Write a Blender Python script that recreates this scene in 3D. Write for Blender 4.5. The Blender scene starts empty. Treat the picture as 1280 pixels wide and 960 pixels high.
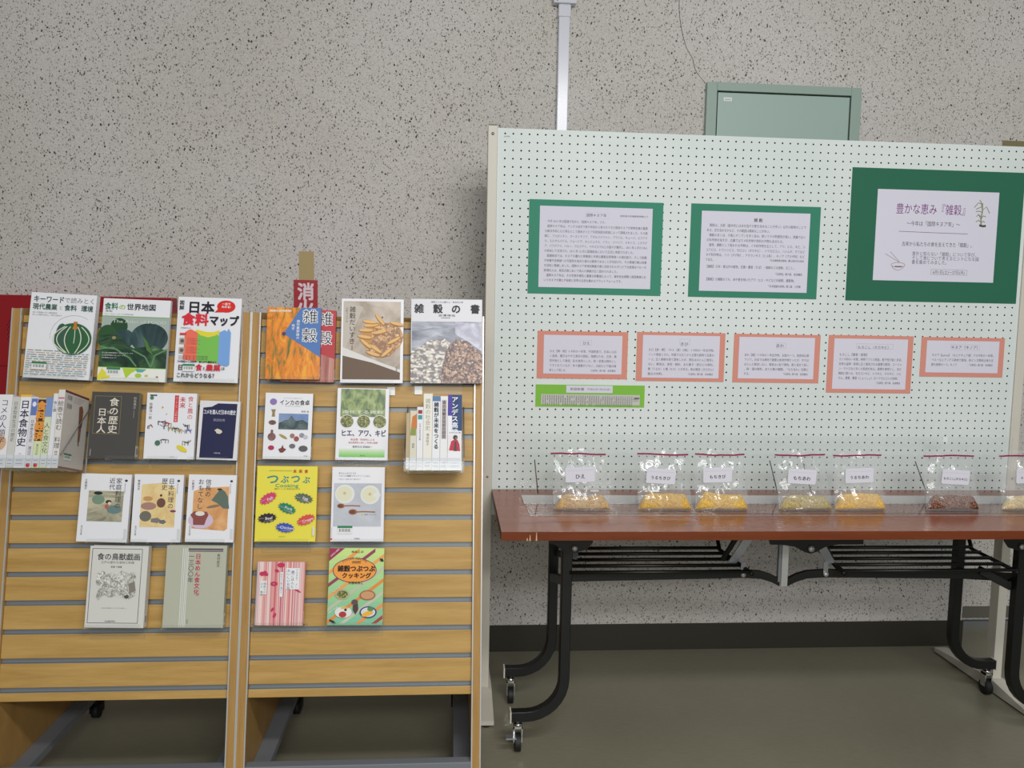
import bpy, bmesh, math, random
from mathutils import Vector, Matrix, noise
random.seed(7)
S = bpy.context.scene
COL = S.collection
# ------------------------------------------------------------------ camera
FPX, CAMZ = 1000.0, 1.26
PITCH, YAW, ROLL = math.radians(5.11), math.radians(4.34), math.radians(1.069)
FW = Vector((math.sin(YAW)*math.cos(PITCH), math.cos(YAW)*math.cos(PITCH), -math.sin(PITCH)))
_r = Vector((math.cos(YAW), -math.sin(YAW), 0)); _u = _r.cross(FW)
RT = _r*math.cos(ROLL)+_u*math.sin(ROLL); UP = -_r*math.sin(ROLL)+_u*math.cos(ROLL)
cd = bpy.data.cameras.new('camera'); cam = bpy.data.objects.new('camera', cd); COL.objects.link(cam)
cd.sensor_width = 36; cd.lens = FPX/1280*36; cd.clip_start = .05
cam.matrix_world = Matrix(((RT.x, UP.x, -FW.x, 0), (RT.y, UP.y, -FW.y, 0), (RT.z, UP.z, -FW.z, CAMZ), (0, 0, 0, 1)))
S.camera = cam
# ------------------------------------------------------------------ light
w = bpy.data.worlds.new('world'); S.world = w; w.use_nodes = True
w.node_tree.nodes['Background'].inputs[0].default_value = (.93, .97, 1, 1)
w.node_tree.nodes['Background'].inputs[1].default_value = .22
def area(name, loc, rot, sx, sy, watts, colr=(1, .985, .965)):
    l = bpy.data.lights.new(name, 'AREA'); l.shape = 'RECTANGLE'; l.size = sx; l.size_y = sy; l.energy = watts; l.color = colr
    o = bpy.data.objects.new(name, l); COL.objects.link(o); o.location = loc; o.rotation_euler = rot; return o
area('ceiling_tube', (.80, .05, 2.72), (math.radians(20), 0, 0), 1.25, .22, 27)
area('ceiling_tube', (.5, -2.0, 2.72), (math.radians(38), 0, 0), 2.6, .4, 72)
area('ceiling_tube', (.9, -5.2, 2.72), (math.radians(50), 0, 0), 4.5, .8, 85)
S.view_settings.view_transform = 'Standard'; S.view_settings.look = 'None'
S.view_settings.exposure = 0.16; S.view_settings.gamma = 1
# ------------------------------------------------------------------ measuring from the picture onto real planes
C0 = Vector((0, 0, CAMZ))
def ray(x, y): return FW+RT*((x-640)/FPX)-UP*((y-480)/FPX)
def onY(x, y, Y): d = ray(x, y); return C0+d*(Y/d.y)
def onZ(x, y, z): d = ray(x, y); return C0+d*((z-CAMZ)/d.z)
RZ, RY, RL = .297, 1.985, .195                       # rack face: starts at (RY,RZ), leans back by RL
RV = Vector((0, RL, 1)).normalized(); RN = Vector((0, -1, RL)).normalized(); RU = Vector((1, 0, 0))
RP = Vector((0, RY, RZ))
def onrack(x, y, off):
    d = ray(x, y); p = RP+RN*off; return C0+d*((p-C0).dot(RN)/d.dot(RN))
def frame(o, u, v, n):
    return Matrix(((u.x, v.x, n.x, o.x), (u.y, v.y, n.y, o.y), (u.z, v.z, n.z, o.z), (0, 0, 0, 1)))
# ------------------------------------------------------------------ materials
def lin(c):
    c = c/255; return c/12.92 if c <= .04045 else ((c+.055)/1.055)**2.4
def L3(c): return (lin(c[0]), lin(c[1]), lin(c[2]), 1)
MC = {}
def mat(c, rough=.6, metal=0, spec=.5):
    k = (tuple(c), rough, metal, spec)
    if k in MC: return MC[k]
    m = bpy.data.materials.new('paint_%02x%02x%02x' % tuple(int(x) for x in c)); m.use_nodes = True
    b = m.node_tree.nodes['Principled BSDF']
    b.inputs['Base Color'].default_value = L3(c); b.inputs['Roughness'].default_value = rough
    b.inputs['Metallic'].default_value = metal; b.inputs['Specular IOR Level'].default_value = spec
    MC[k] = m; return m
class NT:
    def __init__(s, name, rough=.6, spec=.5):
        s.m = bpy.data.materials.new(name); s.m.use_nodes = True; s.t = s.m.node_tree
        s.b = s.t.nodes['Principled BSDF']; s.b.inputs['Roughness'].default_value = rough; s.b.inputs['Specular IOR Level'].default_value = spec
    def n(s, typ, **k):
        o = s.t.nodes.new(typ)
        for a, b in k.items():
            if a.startswith('_'): o.inputs[a[1:].replace('_', ' ')].default_value = b
            else: setattr(o, a, b)
        return o
    def l(s, a, b): s.t.links.new(a, b)
    def coords(s, world=False, scale=(1, 1, 1), rot=(0, 0, 0)):
        c = s.n('ShaderNodeNewGeometry').outputs['Position'] if world else s.n('ShaderNodeTexCoord').outputs['Object']
        mp = s.n('ShaderNodeMapping'); mp.inputs['Scale'].default_value = scale; mp.inputs['Rotation'].default_value = rot
        s.l(c, mp.inputs[0]); return mp.outputs[0]
    def noise(s, co, sc, det=3, rough=.5, dist=0):
        o = s.n('ShaderNodeTexNoise'); o.inputs['Scale'].default_value = sc; o.inputs['Detail'].default_value = det
        o.inputs['Roughness'].default_value = rough; o.inputs['Distortion'].default_value = dist; s.l(co, o.inputs['Vector']); return o.outputs['Fac']
    def vor(s, co, sc, feat='F1', out='Distance'):
        o = s.n('ShaderNodeTexVoronoi'); o.feature = feat; o.inputs['Scale'].default_value = sc; s.l(co, o.inputs['Vector']); return o.outputs[out]
    def ramp(s, fac, stops, interp='LINEAR'):
        o = s.n('ShaderNodeValToRGB'); o.color_ramp.interpolation = interp; e = o.color_ramp.elements
        while len(e) > 1: e.remove(e[-1])
        e[0].position = stops[0][0]; e[0].color = L3(stops[0][1])
        for p, c in stops[1:]:
            x = e.new(p); x.color = L3(c)
        s.l(fac, o.inputs[0]); return o.outputs[0]
    def mix(s, f, a, b, typ='MIX'):
        o = s.n('ShaderNodeMix'); o.data_type = 'RGBA'; o.blend_type = typ
        for v, i in ((f, 0), (a, 6), (b, 7)):
            if hasattr(v, 'links'): s.l(v, o.inputs[i])
            else: o.inputs[i].default_value = v
        return o.outputs[2]
    def math(s, op, a, b=0.0):
        o = s.n('ShaderNodeMath'); o.operation = op
        for v, i in ((a, 0), (b, 1)):
            if hasattr(v, 'links'): s.l(v, o.inputs[i])
            else: o.inputs[i].default_value = v
        return o.outputs[0]
    def base(s, c): s.l(c, s.b.inputs['Base Color']); return s
    def bump(s, h, st=.3, d=.002):
        o = s.n('ShaderNodeBump'); o.inputs['Strength'].default_value = st; o.inputs['Distance'].default_value = d; s.l(h, o.inputs['Height']); s.l(o.outputs[0], s.b.inputs['Normal']); return s
def wall_material():
    t = NT('speckled_plaster', .85, .2); co = t.coords(world=True)
    warp = t.n('ShaderNodeTexNoise'); warp.inputs['Scale'].default_value = 60; t.l(co, warp.inputs['Vector'])
    add = t.n('ShaderNodeVectorMath'); add.operation = 'MULTIPLY_ADD'; t.l(warp.outputs['Color'], add.inputs[0]); add.inputs[1].default_value = (.012, .012, .012); t.l(co, add.inputs[2])
    co2 = add.outputs[0]
    g = t.noise(co, 190, 3, .7); c = t.ramp(g, [(.3, (166, 163, 158)), (.5, (200, 196, 192)), (.72, (222, 217, 212))])
    big = t.noise(co, 2.0, 3); c = t.mix(.35, c, t.ramp(big, [(.35, (192, 189, 177)), (.65, (214, 208, 208))]))
    def flecks(c, scale, size, keep, colr, off):
        mp = t.n('ShaderNodeMapping'); mp.inputs['Location'].default_value = (off, off*2, off*3); mp.inputs['Scale'].default_value = (1, .25, .7); mp.inputs['Rotation'].default_value = (0, off, 0); t.l(co2, mp.inputs[0])
        v = t.n('ShaderNodeTexVoronoi'); v.inputs['Scale'].default_value = scale; t.l(mp.outputs[0], v.inputs['Vector'])
        sep = t.n('ShaderNodeSeparateColor'); t.l(v.outputs['Color'], sep.inputs[0])
        sz = t.math('MULTIPLY', t.math('SUBTRACT', sep.outputs[0], keep), size*1.12/(1-keep))
        f = t.math('LESS_THAN', v.outputs['Distance'], sz)
        return t.mix(f, c, L3(colr))
    c = flecks(c, 210, .42, .45, (134, 130, 121), .3)
    c = flecks(c, 140, .36, .58, (128, 124, 119), 1.1)
    c = flecks(c, 88, .26, .78, (84, 82, 82), 2.3)
    c = flecks(c, 118, .32, .84, (68, 66, 70), 4.1)
    t.base(c).bump(g, .25, .002); return t.m
def wood(name, a, b, c3, axis_scale, rough=.45, world=True):
    t = NT(name, rough, .4); co = t.coords(world=world, scale=axis_scale)
    n1 = t.noise(co, 9, 6, .62, .6); n2 = t.noise(co, 60, 3, .6)
    c = t.ramp(n1, [(.3, a), (.5, b), (.72, c3)]); c = t.mix(.18, c, t.ramp(n2, [(.35, a), (.65, c3)]))
    t.base(c); return t.m
M = {}
M['wall'] = wall_material()
M['oak'] = wood('oak_laminate', (168, 132, 70), (186, 149, 84), (198, 162, 98), (.35, 1, 4.5))
M['oak_v'] = wood('oak_laminate_upright', (156, 118, 62), (172, 133, 74), (183, 145, 86), (5, 1, .35))
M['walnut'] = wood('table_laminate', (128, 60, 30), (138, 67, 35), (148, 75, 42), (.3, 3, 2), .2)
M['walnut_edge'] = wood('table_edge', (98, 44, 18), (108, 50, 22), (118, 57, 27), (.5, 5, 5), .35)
M['steel'] = mat((170, 174, 180), .32, .8)
M['silver'] = mat((205, 206, 205), .35, .55)
M['chrome'] = mat((200, 200, 198), .15, 1)
M['channel'] = mat((128, 134, 138), .45, .3)
M['greyframe'] = mat((128, 132, 138), .5, .2)
M['black'] = mat((9, 10, 9), .42)
M['rubber'] = mat((22, 22, 22), .6)
M['cream'] = mat((206, 202, 190), .5)
M['creamd'] = mat((172, 166, 150), .55)
M['paper'] = mat((216, 215, 229), .8)
M['pages'] = mat((226, 220, 200), .85)
def acrylic(name, tint, gl, diff, refl=.035, gz=.4):
    m = bpy.data.materials.new(name); m.use_nodes = True; t = m.node_tree; t.nodes.clear()
    out = t.nodes.new('ShaderNodeOutputMaterial'); tr = t.nodes.new('ShaderNodeBsdfTransparent'); tr.inputs[0].default_value = (*tint, 1)
    g = t.nodes.new('ShaderNodeBsdfGlossy'); g.inputs['Roughness'].default_value = gl; d = t.nodes.new('ShaderNodeBsdfDiffuse'); d.inputs[0].default_value = (.85, .88, .88, 1)
    fc = t.nodes.new('ShaderNodeLayerWeight'); fc.inputs[0].default_value = .5; pw = t.nodes.new('ShaderNodeMath'); pw.operation = 'POWER'; pw.inputs[1].default_value = 4
    lw = t.nodes.new('ShaderNodeMath'); lw.operation = 'MULTIPLY_ADD'; lw.inputs[1].default_value = gz; lw.inputs[2].default_value = refl
    t.links.new(fc.outputs['Facing'], pw.inputs[0]); t.links.new(pw.outputs[0], lw.inputs[0])
    a = t.nodes.new('ShaderNodeMixShader'); b = t.nodes.new('ShaderNodeMixShader'); b.inputs[0].default_value = diff
    t.links.new(lw.outputs[0], a.inputs[0]); t.links.new(tr.outputs[0], a.inputs[1]); t.links.new(g.outputs[0], a.inputs[2])
    t.links.new(a.outputs[0], b.inputs[1]); t.links.new(d.outputs[0], b.inputs[2]); t.links.new(b.outputs[0], out.inputs[0]); return m
M['acrylic'] = acrylic('clear_acrylic', (.99, .995, .992), .06, .012)
M['acrylic_edge'] = acrylic('polished_acrylic_edge', (.9, .93, .93), .2, .3)
M['acrylic_soft'] = acrylic('clear_thin_acrylic', (.985, .99, .988), .1, .012, .02, .10)
M['frost'] = acrylic('hazy_acrylic', (.96, .97, .97), .15, .28)
def film():
    m = acrylic('crinkled_plastic_film', (.985, .99, .99), .13, .11, .075, .5); t = m.node_tree
    tc = t.nodes.new('ShaderNodeTexCoord'); n = t.nodes.new('ShaderNodeTexNoise'); n.inputs['Scale'].default_value = 7; n.inputs['Detail'].default_value = 1.0; n.inputs['Distortion'].default_value = 1.6
    bp = t.nodes.new('ShaderNodeBump'); bp.inputs['Strength'].default_value = .8; bp.inputs['Distance'].default_value = .016
    t.links.new(tc.outputs['Object'], n.inputs['Vector']); t.links.new(n.outputs['Fac'], bp.inputs['Height'])
    for x in t.nodes:
        if x.type in ('BSDF_GLOSSY', 'LAYER_WEIGHT'): t.links.new(bp.outputs[0], x.inputs['Normal'])
    return m
M['film'] = film()
def floor_material():
    t = NT('grey_green_vinyl', .3, .35); co = t.coords(world=True)
    a = t.noise(co, 1.6, 4); b = t.noise(t.coords(world=True, scale=(1, 6, 1)), 30, 3)
    c = t.ramp(a, [(.3, (124, 121, 104)), (.7, (140, 137, 119))]); c = t.mix(.2, c, t.ramp(b, [(.3, (112, 108, 88)), (.7, (150, 145, 122))]))
    t.base(c); r = t.n('ShaderNodeMapRange'); r.inputs[3].default_value = .25; r.inputs[4].default_value = .42; t.l(a, r.inputs[0]); t.l(r.outputs[0], t.b.inputs['Roughness']); return t.m
M['floor'] = floor_material()
def grain(name, dark, mid, light, sc=420):
    t = NT(name, .7, .3); co = t.coords(); v = t.n('ShaderNodeTexVoronoi'); v.inputs['Scale'].default_value = sc; t.l(co, v.inputs['Vector'])
    sep = t.n('ShaderNodeSeparateColor'); t.l(v.outputs['Color'], sep.inputs[0])
    t.base(t.ramp(sep.outputs[0], [(.05, dark), (.45, mid), (.95, light)])).bump(t.math('SUBTRACT', 1.0, v.outputs['Distance']), .8, .002); return t.m
# picture-like prints on covers
def print_noise(name, stops, sc, scale=(1, 1, 1), det=4, dist=0, kind='noise', rot=0):
    t = NT(name, .35, .4); co = t.coords(scale=scale, rot=(0, 0, rot))
    if kind == 'noise': f = t.noise(co, sc, det, .6, dist)
    else:
        v = t.n('ShaderNodeTexVoronoi'); v.inputs['Scale'].default_value = sc; t.l(co, v.inputs['Vector'])
        sep = t.n('ShaderNodeSeparateColor'); t.l(v.outputs['Color'], sep.inputs[0])
        f = t.math('SUBTRACT', sep.outputs[0], t.math('MULTIPLY', v.outputs['Distance'], .5))
    t.base(t.ramp(f, stops)); return t.m
# ------------------------------------------------------------------ mesh helpers
class MB:
    def __init__(s): s.v = []; s.f = []; s.mi = []; s.mats = []; s.sm = []
    def mi_of(s, m):
        if m not in s.mats: s.mats.append(m)
        return s.mats.index(m)
    def add(s, vs, fs, m, smooth=False):
        o = len(s.v); s.v += [tuple(x) for x in vs]; s.f += [tuple(i+o for i in f) for f in fs]; k = s.mi_of(m); s.mi += [k]*len(fs); s.sm += [smooth]*len(fs)
    def box(s, a, b, m, fm=None, ch=0):
        x0, y0, z0 = a; x1, y1, z1 = b
        if ch:
            bm = bmesh.new(); bmesh.ops.create_cube(bm, size=1)
            for v in bm.verts: v.co = Vector(((x0+x1)/2+v.co.x*(x1-x0), (y0+y1)/2+v.co.y*(y1-y0), (z0+z1)/2+v.co.z*(z1-z0)))
            bmesh.ops.bevel(bm, geom=bm.edges[:], offset=ch, segments=2, affect='EDGES', profile=.6)
            s.add([v.co for v in bm.verts], [[v.index for v in f.verts] for f in bm.faces], m); bm.free(); return
        vs = [(x0, y0, z0), (x1, y0, z0), (x1, y1, z0), (x0, y1, z0), (x0, y0, z1), (x1, y0, z1), (x1, y1, z1), (x0, y1, z1)]
        fs = [(0, 3, 2, 1), (4, 5, 6, 7), (0, 1, 5, 4), (1, 2, 6, 5), (2, 3, 7, 6), (3, 0, 4, 7)]   # -z +z -y +x +y -x
        for i, f in enumerate(fs):
            mm = (fm or {}).get(i, m); s.add([vs[j] for j in f], [(0, 1, 2, 3)], mm)
    def tube(s, pts, r, m, n=10, square=False, caps=True):
        pts = [Vector(p) for p in pts]; rings = []; up = Vector((0, 1, 0)) if square else Vector((0, 0, 1))
        for i, p in enumerate(pts):
            d = ((pts[i+1]-p).normalized() if i < len(pts)-1 else Vector((0, 0, 0)))+((p-pts[i-1]).normalized() if i else Vector((0, 0, 0))); d.normalize()
            a = up.cross(d)
            if a.length < .1: a = Vector((1, 0, 0)).cross(d)
            a.normalize(); b = d.cross(a)
            if square: rings.append([p+a*r*x+b*r*y for x, y in ((-1, -.85), (-.85, -1), (.85, -1), (1, -.85), (1, .85), (.85, 1), (-.85, 1), (-1, .85))])
            else: rings.append([p+(a*math.cos(t)+b*math.sin(t))*r for t in [k*2*math.pi/n for k in range(n)]])
        k = len(rings[0]); vs = [v for rg in rings for v in rg]; fs = []
        for i in range(len(rings)-1):
            for j in range(k): fs.append((i*k+j, i*k+(j+1) % k, (i+1)*k+(j+1) % k, (i+1)*k+j))
        if caps: fs += [tuple(range(k))[::-1], tuple((len(rings)-1)*k+j for j in range(k))]
        s.add(vs, fs, m, smooth=not square)
    def cyl(s, a, b, r, m, n=16): s.tube([a, b], r, m, n)
    def prism(s, pts, ext, m):      # polygon pts (3D) extruded by vector
        ext = Vector(ext); n = len(pts); vs = [Vector(p) for p in pts]+[Vector(p)+ext for p in pts]
        s.add(vs, [tuple(range(n))[::-1], tuple(range(n, 2*n))]+[(i, (i+1) % n, n+(i+1) % n, n+i) for i in range(n)], m)
    def build(s, name, parent=None, mw=None):
        me = bpy.data.meshes.new(name); me.from_pydata(s.v, [], s.f)
        for m in s.mats: me.materials.append(m)
        me.polygons.foreach_set('material_index', s.mi); me.polygons.foreach_set('use_smooth', s.sm); me.update()
        bm = bmesh.new(); bm.from_mesh(me); bmesh.ops.recalc_face_normals(bm, faces=bm.faces[:]) if len(s.f) < 4000 and not getattr(s, 'flat', False) else None; bm.to_mesh(me); bm.free()
        o = bpy.data.objects.new(name, me); COL.objects.link(o)
        if parent is not None: o.parent = parent
        if mw is not None: o.matrix_local = mw
        return o
def empty(name, label, cat, mw=None, group=None):
    o = bpy.data.objects.new(name, None); COL.objects.link(o); o.empty_display_size = .05
    if mw is not None: o.matrix_world = mw
    return tag(o, label, cat, group)
def tag(o, label, cat, group=None, kind=None):
    o['label'] = label; o['category'] = cat
    if group: o['group'] = group
    if kind: o['kind'] = kind
    return o
def structure(o): o['kind'] = 'structure'; return o
T3 = lambda x, y, z: Matrix.Translation((x, y, z))
# ------------------------------------------------------------------ flat print (lettering and drawn shapes), local frame x right, y up, z outward
_tc = bpy.data.curves.new('type', 'FONT'); _tc.resolution_u = 2; _to = bpy.data.objects.new('type', _tc); _cache = {}
def glyphs(sx, bold):
    k = sx
    if k not in _cache:
        _tc.body = sx; me = _to.to_mesh()
        vs = [(v.co.x, v.co.y) for v in me.vertices]; fs = [tuple(p.vertices) for p in me.polygons]; _to.to_mesh_clear()
        _cache[k] = (vs, fs, min([v[0] for v in vs] or [0]), max([v[0] for v in vs] or [0]))
    return _cache[k]
class Print(MB):
    flat = True
    def __init__(s, W, H, z0=.0004, dz=.00006): super().__init__(); s.W = W; s.H = H; s.z = z0; s.dz = dz
    def m_(s, c): return c if not isinstance(c, tuple) else mat(c, .5, 0, .3)
    def poly(s, pts, c):
        s.z += s.dz; s.add([(u*s.W, (1-v)*s.H, s.z) for u, v in pts], [tuple(range(len(pts)))], s.m_(c))
    def rect(s, u0, v0, u1, v1, c): s.poly([(u0, v1), (u1, v1), (u1, v0), (u0, v0)], c)
    def frame(s, u0, v0, u1, v1, c, t=.006):
        tu = t*s.H/s.W; s.rect(u0, v0, u1, v0+t, c); s.rect(u0, v1-t, u1, v1, c); s.rect(u0, v0, u0+tu, v1, c); s.rect(u1-tu, v0, u1, v1, c)
    def ell(s, cu, cv, ru, rv, c, n=20, rot=0, jag=0):      # radii as fractions of W
        k = s.W/s.H; pts = []
        for i in range(n):
            a = -i*2*math.pi/n; r = 1-(jag if i % 2 else 0); x = ru*math.cos(a)*r; y = rv*math.sin(a)*r
            x, y = x*math.cos(rot)-y*math.sin(rot), x*math.sin(rot)+y*math.cos(rot); pts.append((cu+x, cv+y*k))
        s.poly(pts, c)
    def line(s, pts, c, t=.01):                              # stroke, thickness as fraction of W
        P = [Vector((u*s.W, (1-v)*s.H)) for u, v in pts]; s.z += s.dz; vs = []; h = t*s.W/2
        for i, p in enumerate(P):
            d = (P[min(i+1, len(P)-1)]-P[max(i-1, 0)]).normalized(); n = Vector((-d.y, d.x))*h; vs += [(p.x-n.x, p.y-n.y, s.z), (p.x+n.x, p.y+n.y, s.z)]
        s.add(vs, [(2*i, 2*i+2, 2*i+3, 2*i+1) for i in range(len(P)-1)], s.m_(c))
    def text(s, st, u, v, size, c, bold=0, al='L', sx=1, rot=0, vert=False, slant=0):
        if bold > .75:
            h = .0125*bold*size; k = s.H/s.W
            for a, b in ((-h, -h), (h, -h), (-h, h), (h, h)): s.text(st, u+a*k, v+b, size, c, 0, al, sx, rot, vert, slant)
        e = size*s.H; s.z += s.dz; x0 = u*s.W; y0 = (1-v)*s.H; m = s.m_(c)
        if vert:
            for i, ch in enumerate(st):
                if ch in ' 　': continue
                q = 'ー(（）)〜'.find(ch) >= 0
                vs, fs, a, b = glyphs(ch, bold); cx = (a+b)/2
                if q: P = [(x0+(y-.38)*e*sx, y0-(i+.5)*e*1.03-(x-cx)*e, s.z) for x, y in vs]
                else: P = [(x0+(x-cx)*e*sx, y0-(i+.5)*e*1.03+(y-.38)*e, s.z) for x, y in vs]
                s.add(P, fs, m)
            return
        vs, fs, a, b = glyphs(st, bold); off = {'L': 0, 'C': -(a+b)/2, 'R': -b}[al]; cr, sr = math.cos(rot), math.sin(rot); P = []
        for x, y in vs:
            X = (x+off)*e*sx+(y-.38)*e*slant; Y = (y-.38)*e; P.append((x0+X*cr-Y*sr, y0+X*sr+Y*cr, s.z))
        s.add(P, fs, m)
    def fit(s, st, u0, u1, v, size, c, bold=0):             # text squeezed between u0 and u1
        vs, fs, a, b = glyphs(st, bold); s.text(st, u0, v, size, c, bold, sx=(u1-u0)*s.W/max(b*size*s.H, 1e-6))
    def barcode(s, u, v, w=.2, h=.08):
        s.rect(u, v, u+w, v+h, (226, 228, 226)); s.rect(u, v, u+w, v+h*.28, (52, 128, 88))
        for i in range(11): s.rect(u+w*(.12+i*.07), v+h*.36, u+w*(.12+i*.07)+w*(.02+.02*(i % 3 == 0)), v+h*.72, (70, 70, 74))
INK = (40, 40, 46); GREYT = (96, 92, 104)
# ================================================================== the room
WY = 2.88; WEND = 1.99; FARY = 3.09
m = MB(); m.box((-4.5, -4.5, -.1), (5, 3.3, 0), M['floor']); structure(m.build('floor'))
m = MB(); m.box((-4.5, WY, 0), (WEND, WY+.22, 3.0), M['wall']); m.box((WEND, WY, 1.86), (5, WY+.22, 3.0), M['wall']); structure(m.build('wall_back'))
m = MB(); m.box((WEND, FARY, 0), (5, FARY+.2, 1.86), M['wall']); structure(m.build('wall_recess'))
BBM = mat((48, 46, 36), .5)
m = MB(); m.box((-4.5, WY-.006, 0), (WEND+.004, WY, .1), BBM); m.box((WEND, WY, 0), (WEND+.004, WY+.2, .1), BBM); structure(m.build('baseboard_back'))
m = MB(); m.box((WEND, FARY-.012, .03), (5, FARY, .075), mat((96, 94, 84), .6)); structure(m.build('baseboard_recess'))
m = MB(); m.box((WEND, FARY-.03, 0), (5, FARY-.0121, .022), M['steel']); structure(m.build('trim_1'))
# hairline crack in the plaster
m = MB(); pts = [(849, 0), (849, 14), (850, 24), (853, 42), (856, 53), (858, 60), (861, 65), (866, 74), (868, 84), (871, 91), (876, 97), (882, 104)]
P = [onY(x, y, WY-.0006) for x, y in pts]
for a, b in zip(P, P[1:]):
    m.add([a+Vector((-.0013, 0, 0)), a+Vector((.0013, 0, 0)), b+Vector((.0011, 0, 0)), b+Vector((-.0011, 0, 0))], [(0, 1, 2, 3)], mat((104, 98, 92), .9))
o = m.build('plaster_crack'); structure(o)
# cable trunking
t = empty('cable_trunking', 'white plastic cable trunking running down the speckled wall above the pegboard', 'trunking', T3(.376, WY, 1.3))
WP = mat((214, 216, 226), .2); m = MB(); m.box((-.0195, -.022, 0), (.0195, 0, 1.045), WP, ch=.003); m.build('channel_cover', t)
m = MB(); m.box((-.0215, -.025, .985), (.0215, 0, 1.027), WP, ch=.003); m.build('coupling', t)
m = MB(); m.box((-.04, -.034, 1.027), (.04, 0, 1.16), WP, ch=.004); j = m.build('junction_box', t)
m = MB(); m.cyl((-.028, -.0345, 1.036), (-.028, -.036, 1.036), .003, M['steel']); m.build('screw', j)
# steel hatch in the wall
HG = mat((150, 170, 160), .5); HD = mat((160, 182, 174), .42)
t = empty('wall_hatch', 'pale green steel service hatch with raised frame, its top showing above the pegboard', 'hatch', T3(1.175, WY, .95))
m = MB()
m.box((-.284, -.022, 0), (-.247, 0, 1.137), HG, ch=.002); m.box((.247, -.022, 0), (.284, 0, 1.137), HG, ch=.002); m.box((-.2468, -.022, 1.108), (.2468, 0, 1.137), HG, ch=.002); m.box((-.2468, -.022, 0), (.2468, 0, .03), HG, ch=.002)
m.box((-.2468, -.004, .03), (.2468, 0, 1.108), mat((40, 44, 42), .8)); m.build('hatch_frame', t)
m = MB(); m.box((-.2425, -.018, .035), (.2425, -.005, 1.103), HD, ch=.002); d = m.build('hatch_door', t)
m = MB(); m.box((-.222, -.0187, 1.073), (-.192, -.0182, 1.086), mat((225, 228, 226), .5)); m.box((-.218, -.0190, 1.077), (-.196, -.01875, 1.081), mat((176, 190, 184), .5)); m.build('small_sticker', d)
# tapes on the wall
m = MB(); m.box((0, -.0012, 0), (.36, 0, .026), mat((128, 118, 84), .6)); o = m.build('tape_strip', None, T3(2.017, WY, 1.9)); tag(o, 'short olive tape strip on the wall over the top right corner of the pegboard', 'tape')
m = MB(); m.box((0, -.0012, 0), (.052, 0, .52), mat((176, 156, 108), .6)); o = m.build('tape_strip', None, T3(-.5385, WY, .94)); tag(o, 'tan upright tape strip on the wall holding the red fire sign', 'tape')
t = empty('fire_sign', 'red upright sign with white characters on the wall behind the orange and blue book', 'sign', frame(Vector((-.556, WY-.0045, 1.02)), RU, Vector((0, 0, 1)), Vector((0, -1, 0))))
m = MB(); m.box((0, 0, -.003), (.082, .34, 0), mat((168, 26, 42), .4)); m.build('sign_plate', t)
p = Print(.082, .34); p.text('消', .5, .118, .185, (232, 214, 222), 2.2, 'C', sx=.95); p.text('火', .5, .287, .185, (232, 214, 222), 2.2, 'C', sx=.95); p.text('器', .5, .46, .185, (232, 214, 222), 2.2, 'C', sx=.95); p.build('lettering', t)
# fire box
RED = mat((150, 8, 22), .38)
t = empty('fire_hydrant_cabinet', 'red steel fire hydrant cabinet with round speaker grille on the wall behind the left rack', 'cabinet', T3(-1.28, WY-.001, 0))
m = MB(); m.box((-.36, -.05, .35), (.325, 0, 1.288), RED, ch=.004); m.build('cabinet_body', t)
m = MB(); m.box((-.352, -.055, .36), (.317, -.0505, 1.043), RED, ch=.0015); m.build('hose_door', t)
m = MB(); m.box((-.352, -.055, 1.049), (.317, -.0505, 1.28), RED, ch=.0015); m.build('alarm_panel', t)
m = MB(); gx, gz = -1.418+1.28, 1.163; DH = mat((60, 4, 26), .7)
for i in range(-9, 10):
    for k in range(-9, 10):
        x = i*.0092+(k % 2)*.0046; z = k*.0080
        if x*x+z*z < .0068: m.add([(gx+x+.0026*math.cos(a*math.pi/3), -.0556, gz+z+.0026*math.sin(a*math.pi/3)) for a in range(6)], [(0, 1, 2, 3, 4, 5)], DH)
m.build('speaker_grille', t)
# ================================================================== pegboard
BY = 2.506; BX0, BX1, BZ0, BZ1 = .132, 1.853, .615, 1.822
BW = NT('white_board_face', .55, .35); _c = BW.coords(world=True); BW.base(BW.ramp(BW.noise(_c, 3, 4), [(.35, (212, 222, 220)), (.7, (222, 230, 228))])); BWm = BW.m
t = empty('pegboard_stand', 'white perforated display board on cream posts standing behind the table', 'display board', T3(1.0, BY, 0))
m = MB(); m.flat = True; pc = .0250; nx = int((BX1-BX0)/pc); nz = int((BZ1-BZ0)/pc); mx = (BX1-BX0-nx*pc)/2; mz = (BZ1-BZ0-nz*pc)/2
RIM = mat((60, 58, 50), .8); vs = []; fs = []; rim = []
A8 = [math.pi/4*k+math.pi/4 for k in range(8)]
SQ = [(1, 1), (0, 1), (-1, 1), (-1, 0), (-1, -1), (0, -1), (1, -1), (1, 0)]
for i in range(nx):
    for k in range(nz):
        cx = BX0+mx+(i+.5)*pc-1.0; cz = BZ0+mz+(k+.5)*pc; o = len(vs)
        vs += [(cx+a*pc/2, 0, cz+b*pc/2) for a, b in SQ]
        vs += [(cx+.0029*math.cos(a), 0, cz+.0029*math.sin(a)) for a in A8]; vs += [(cx+.0029*math.cos(a), .004, cz+.0029*math.sin(a)) for a in A8]
        for q in range(8):
            r = (q+1) % 8; fs.append((o+q, o+r, o+8+r, o+8+q)); rim.append((o+8+q, o+8+r, o+16+r, o+16+q))
m.add(vs, fs, BWm); m.mi += [m.mi_of(RIM)]*len(rim); m.f += rim; m.sm += [False]*len(rim)
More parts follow.
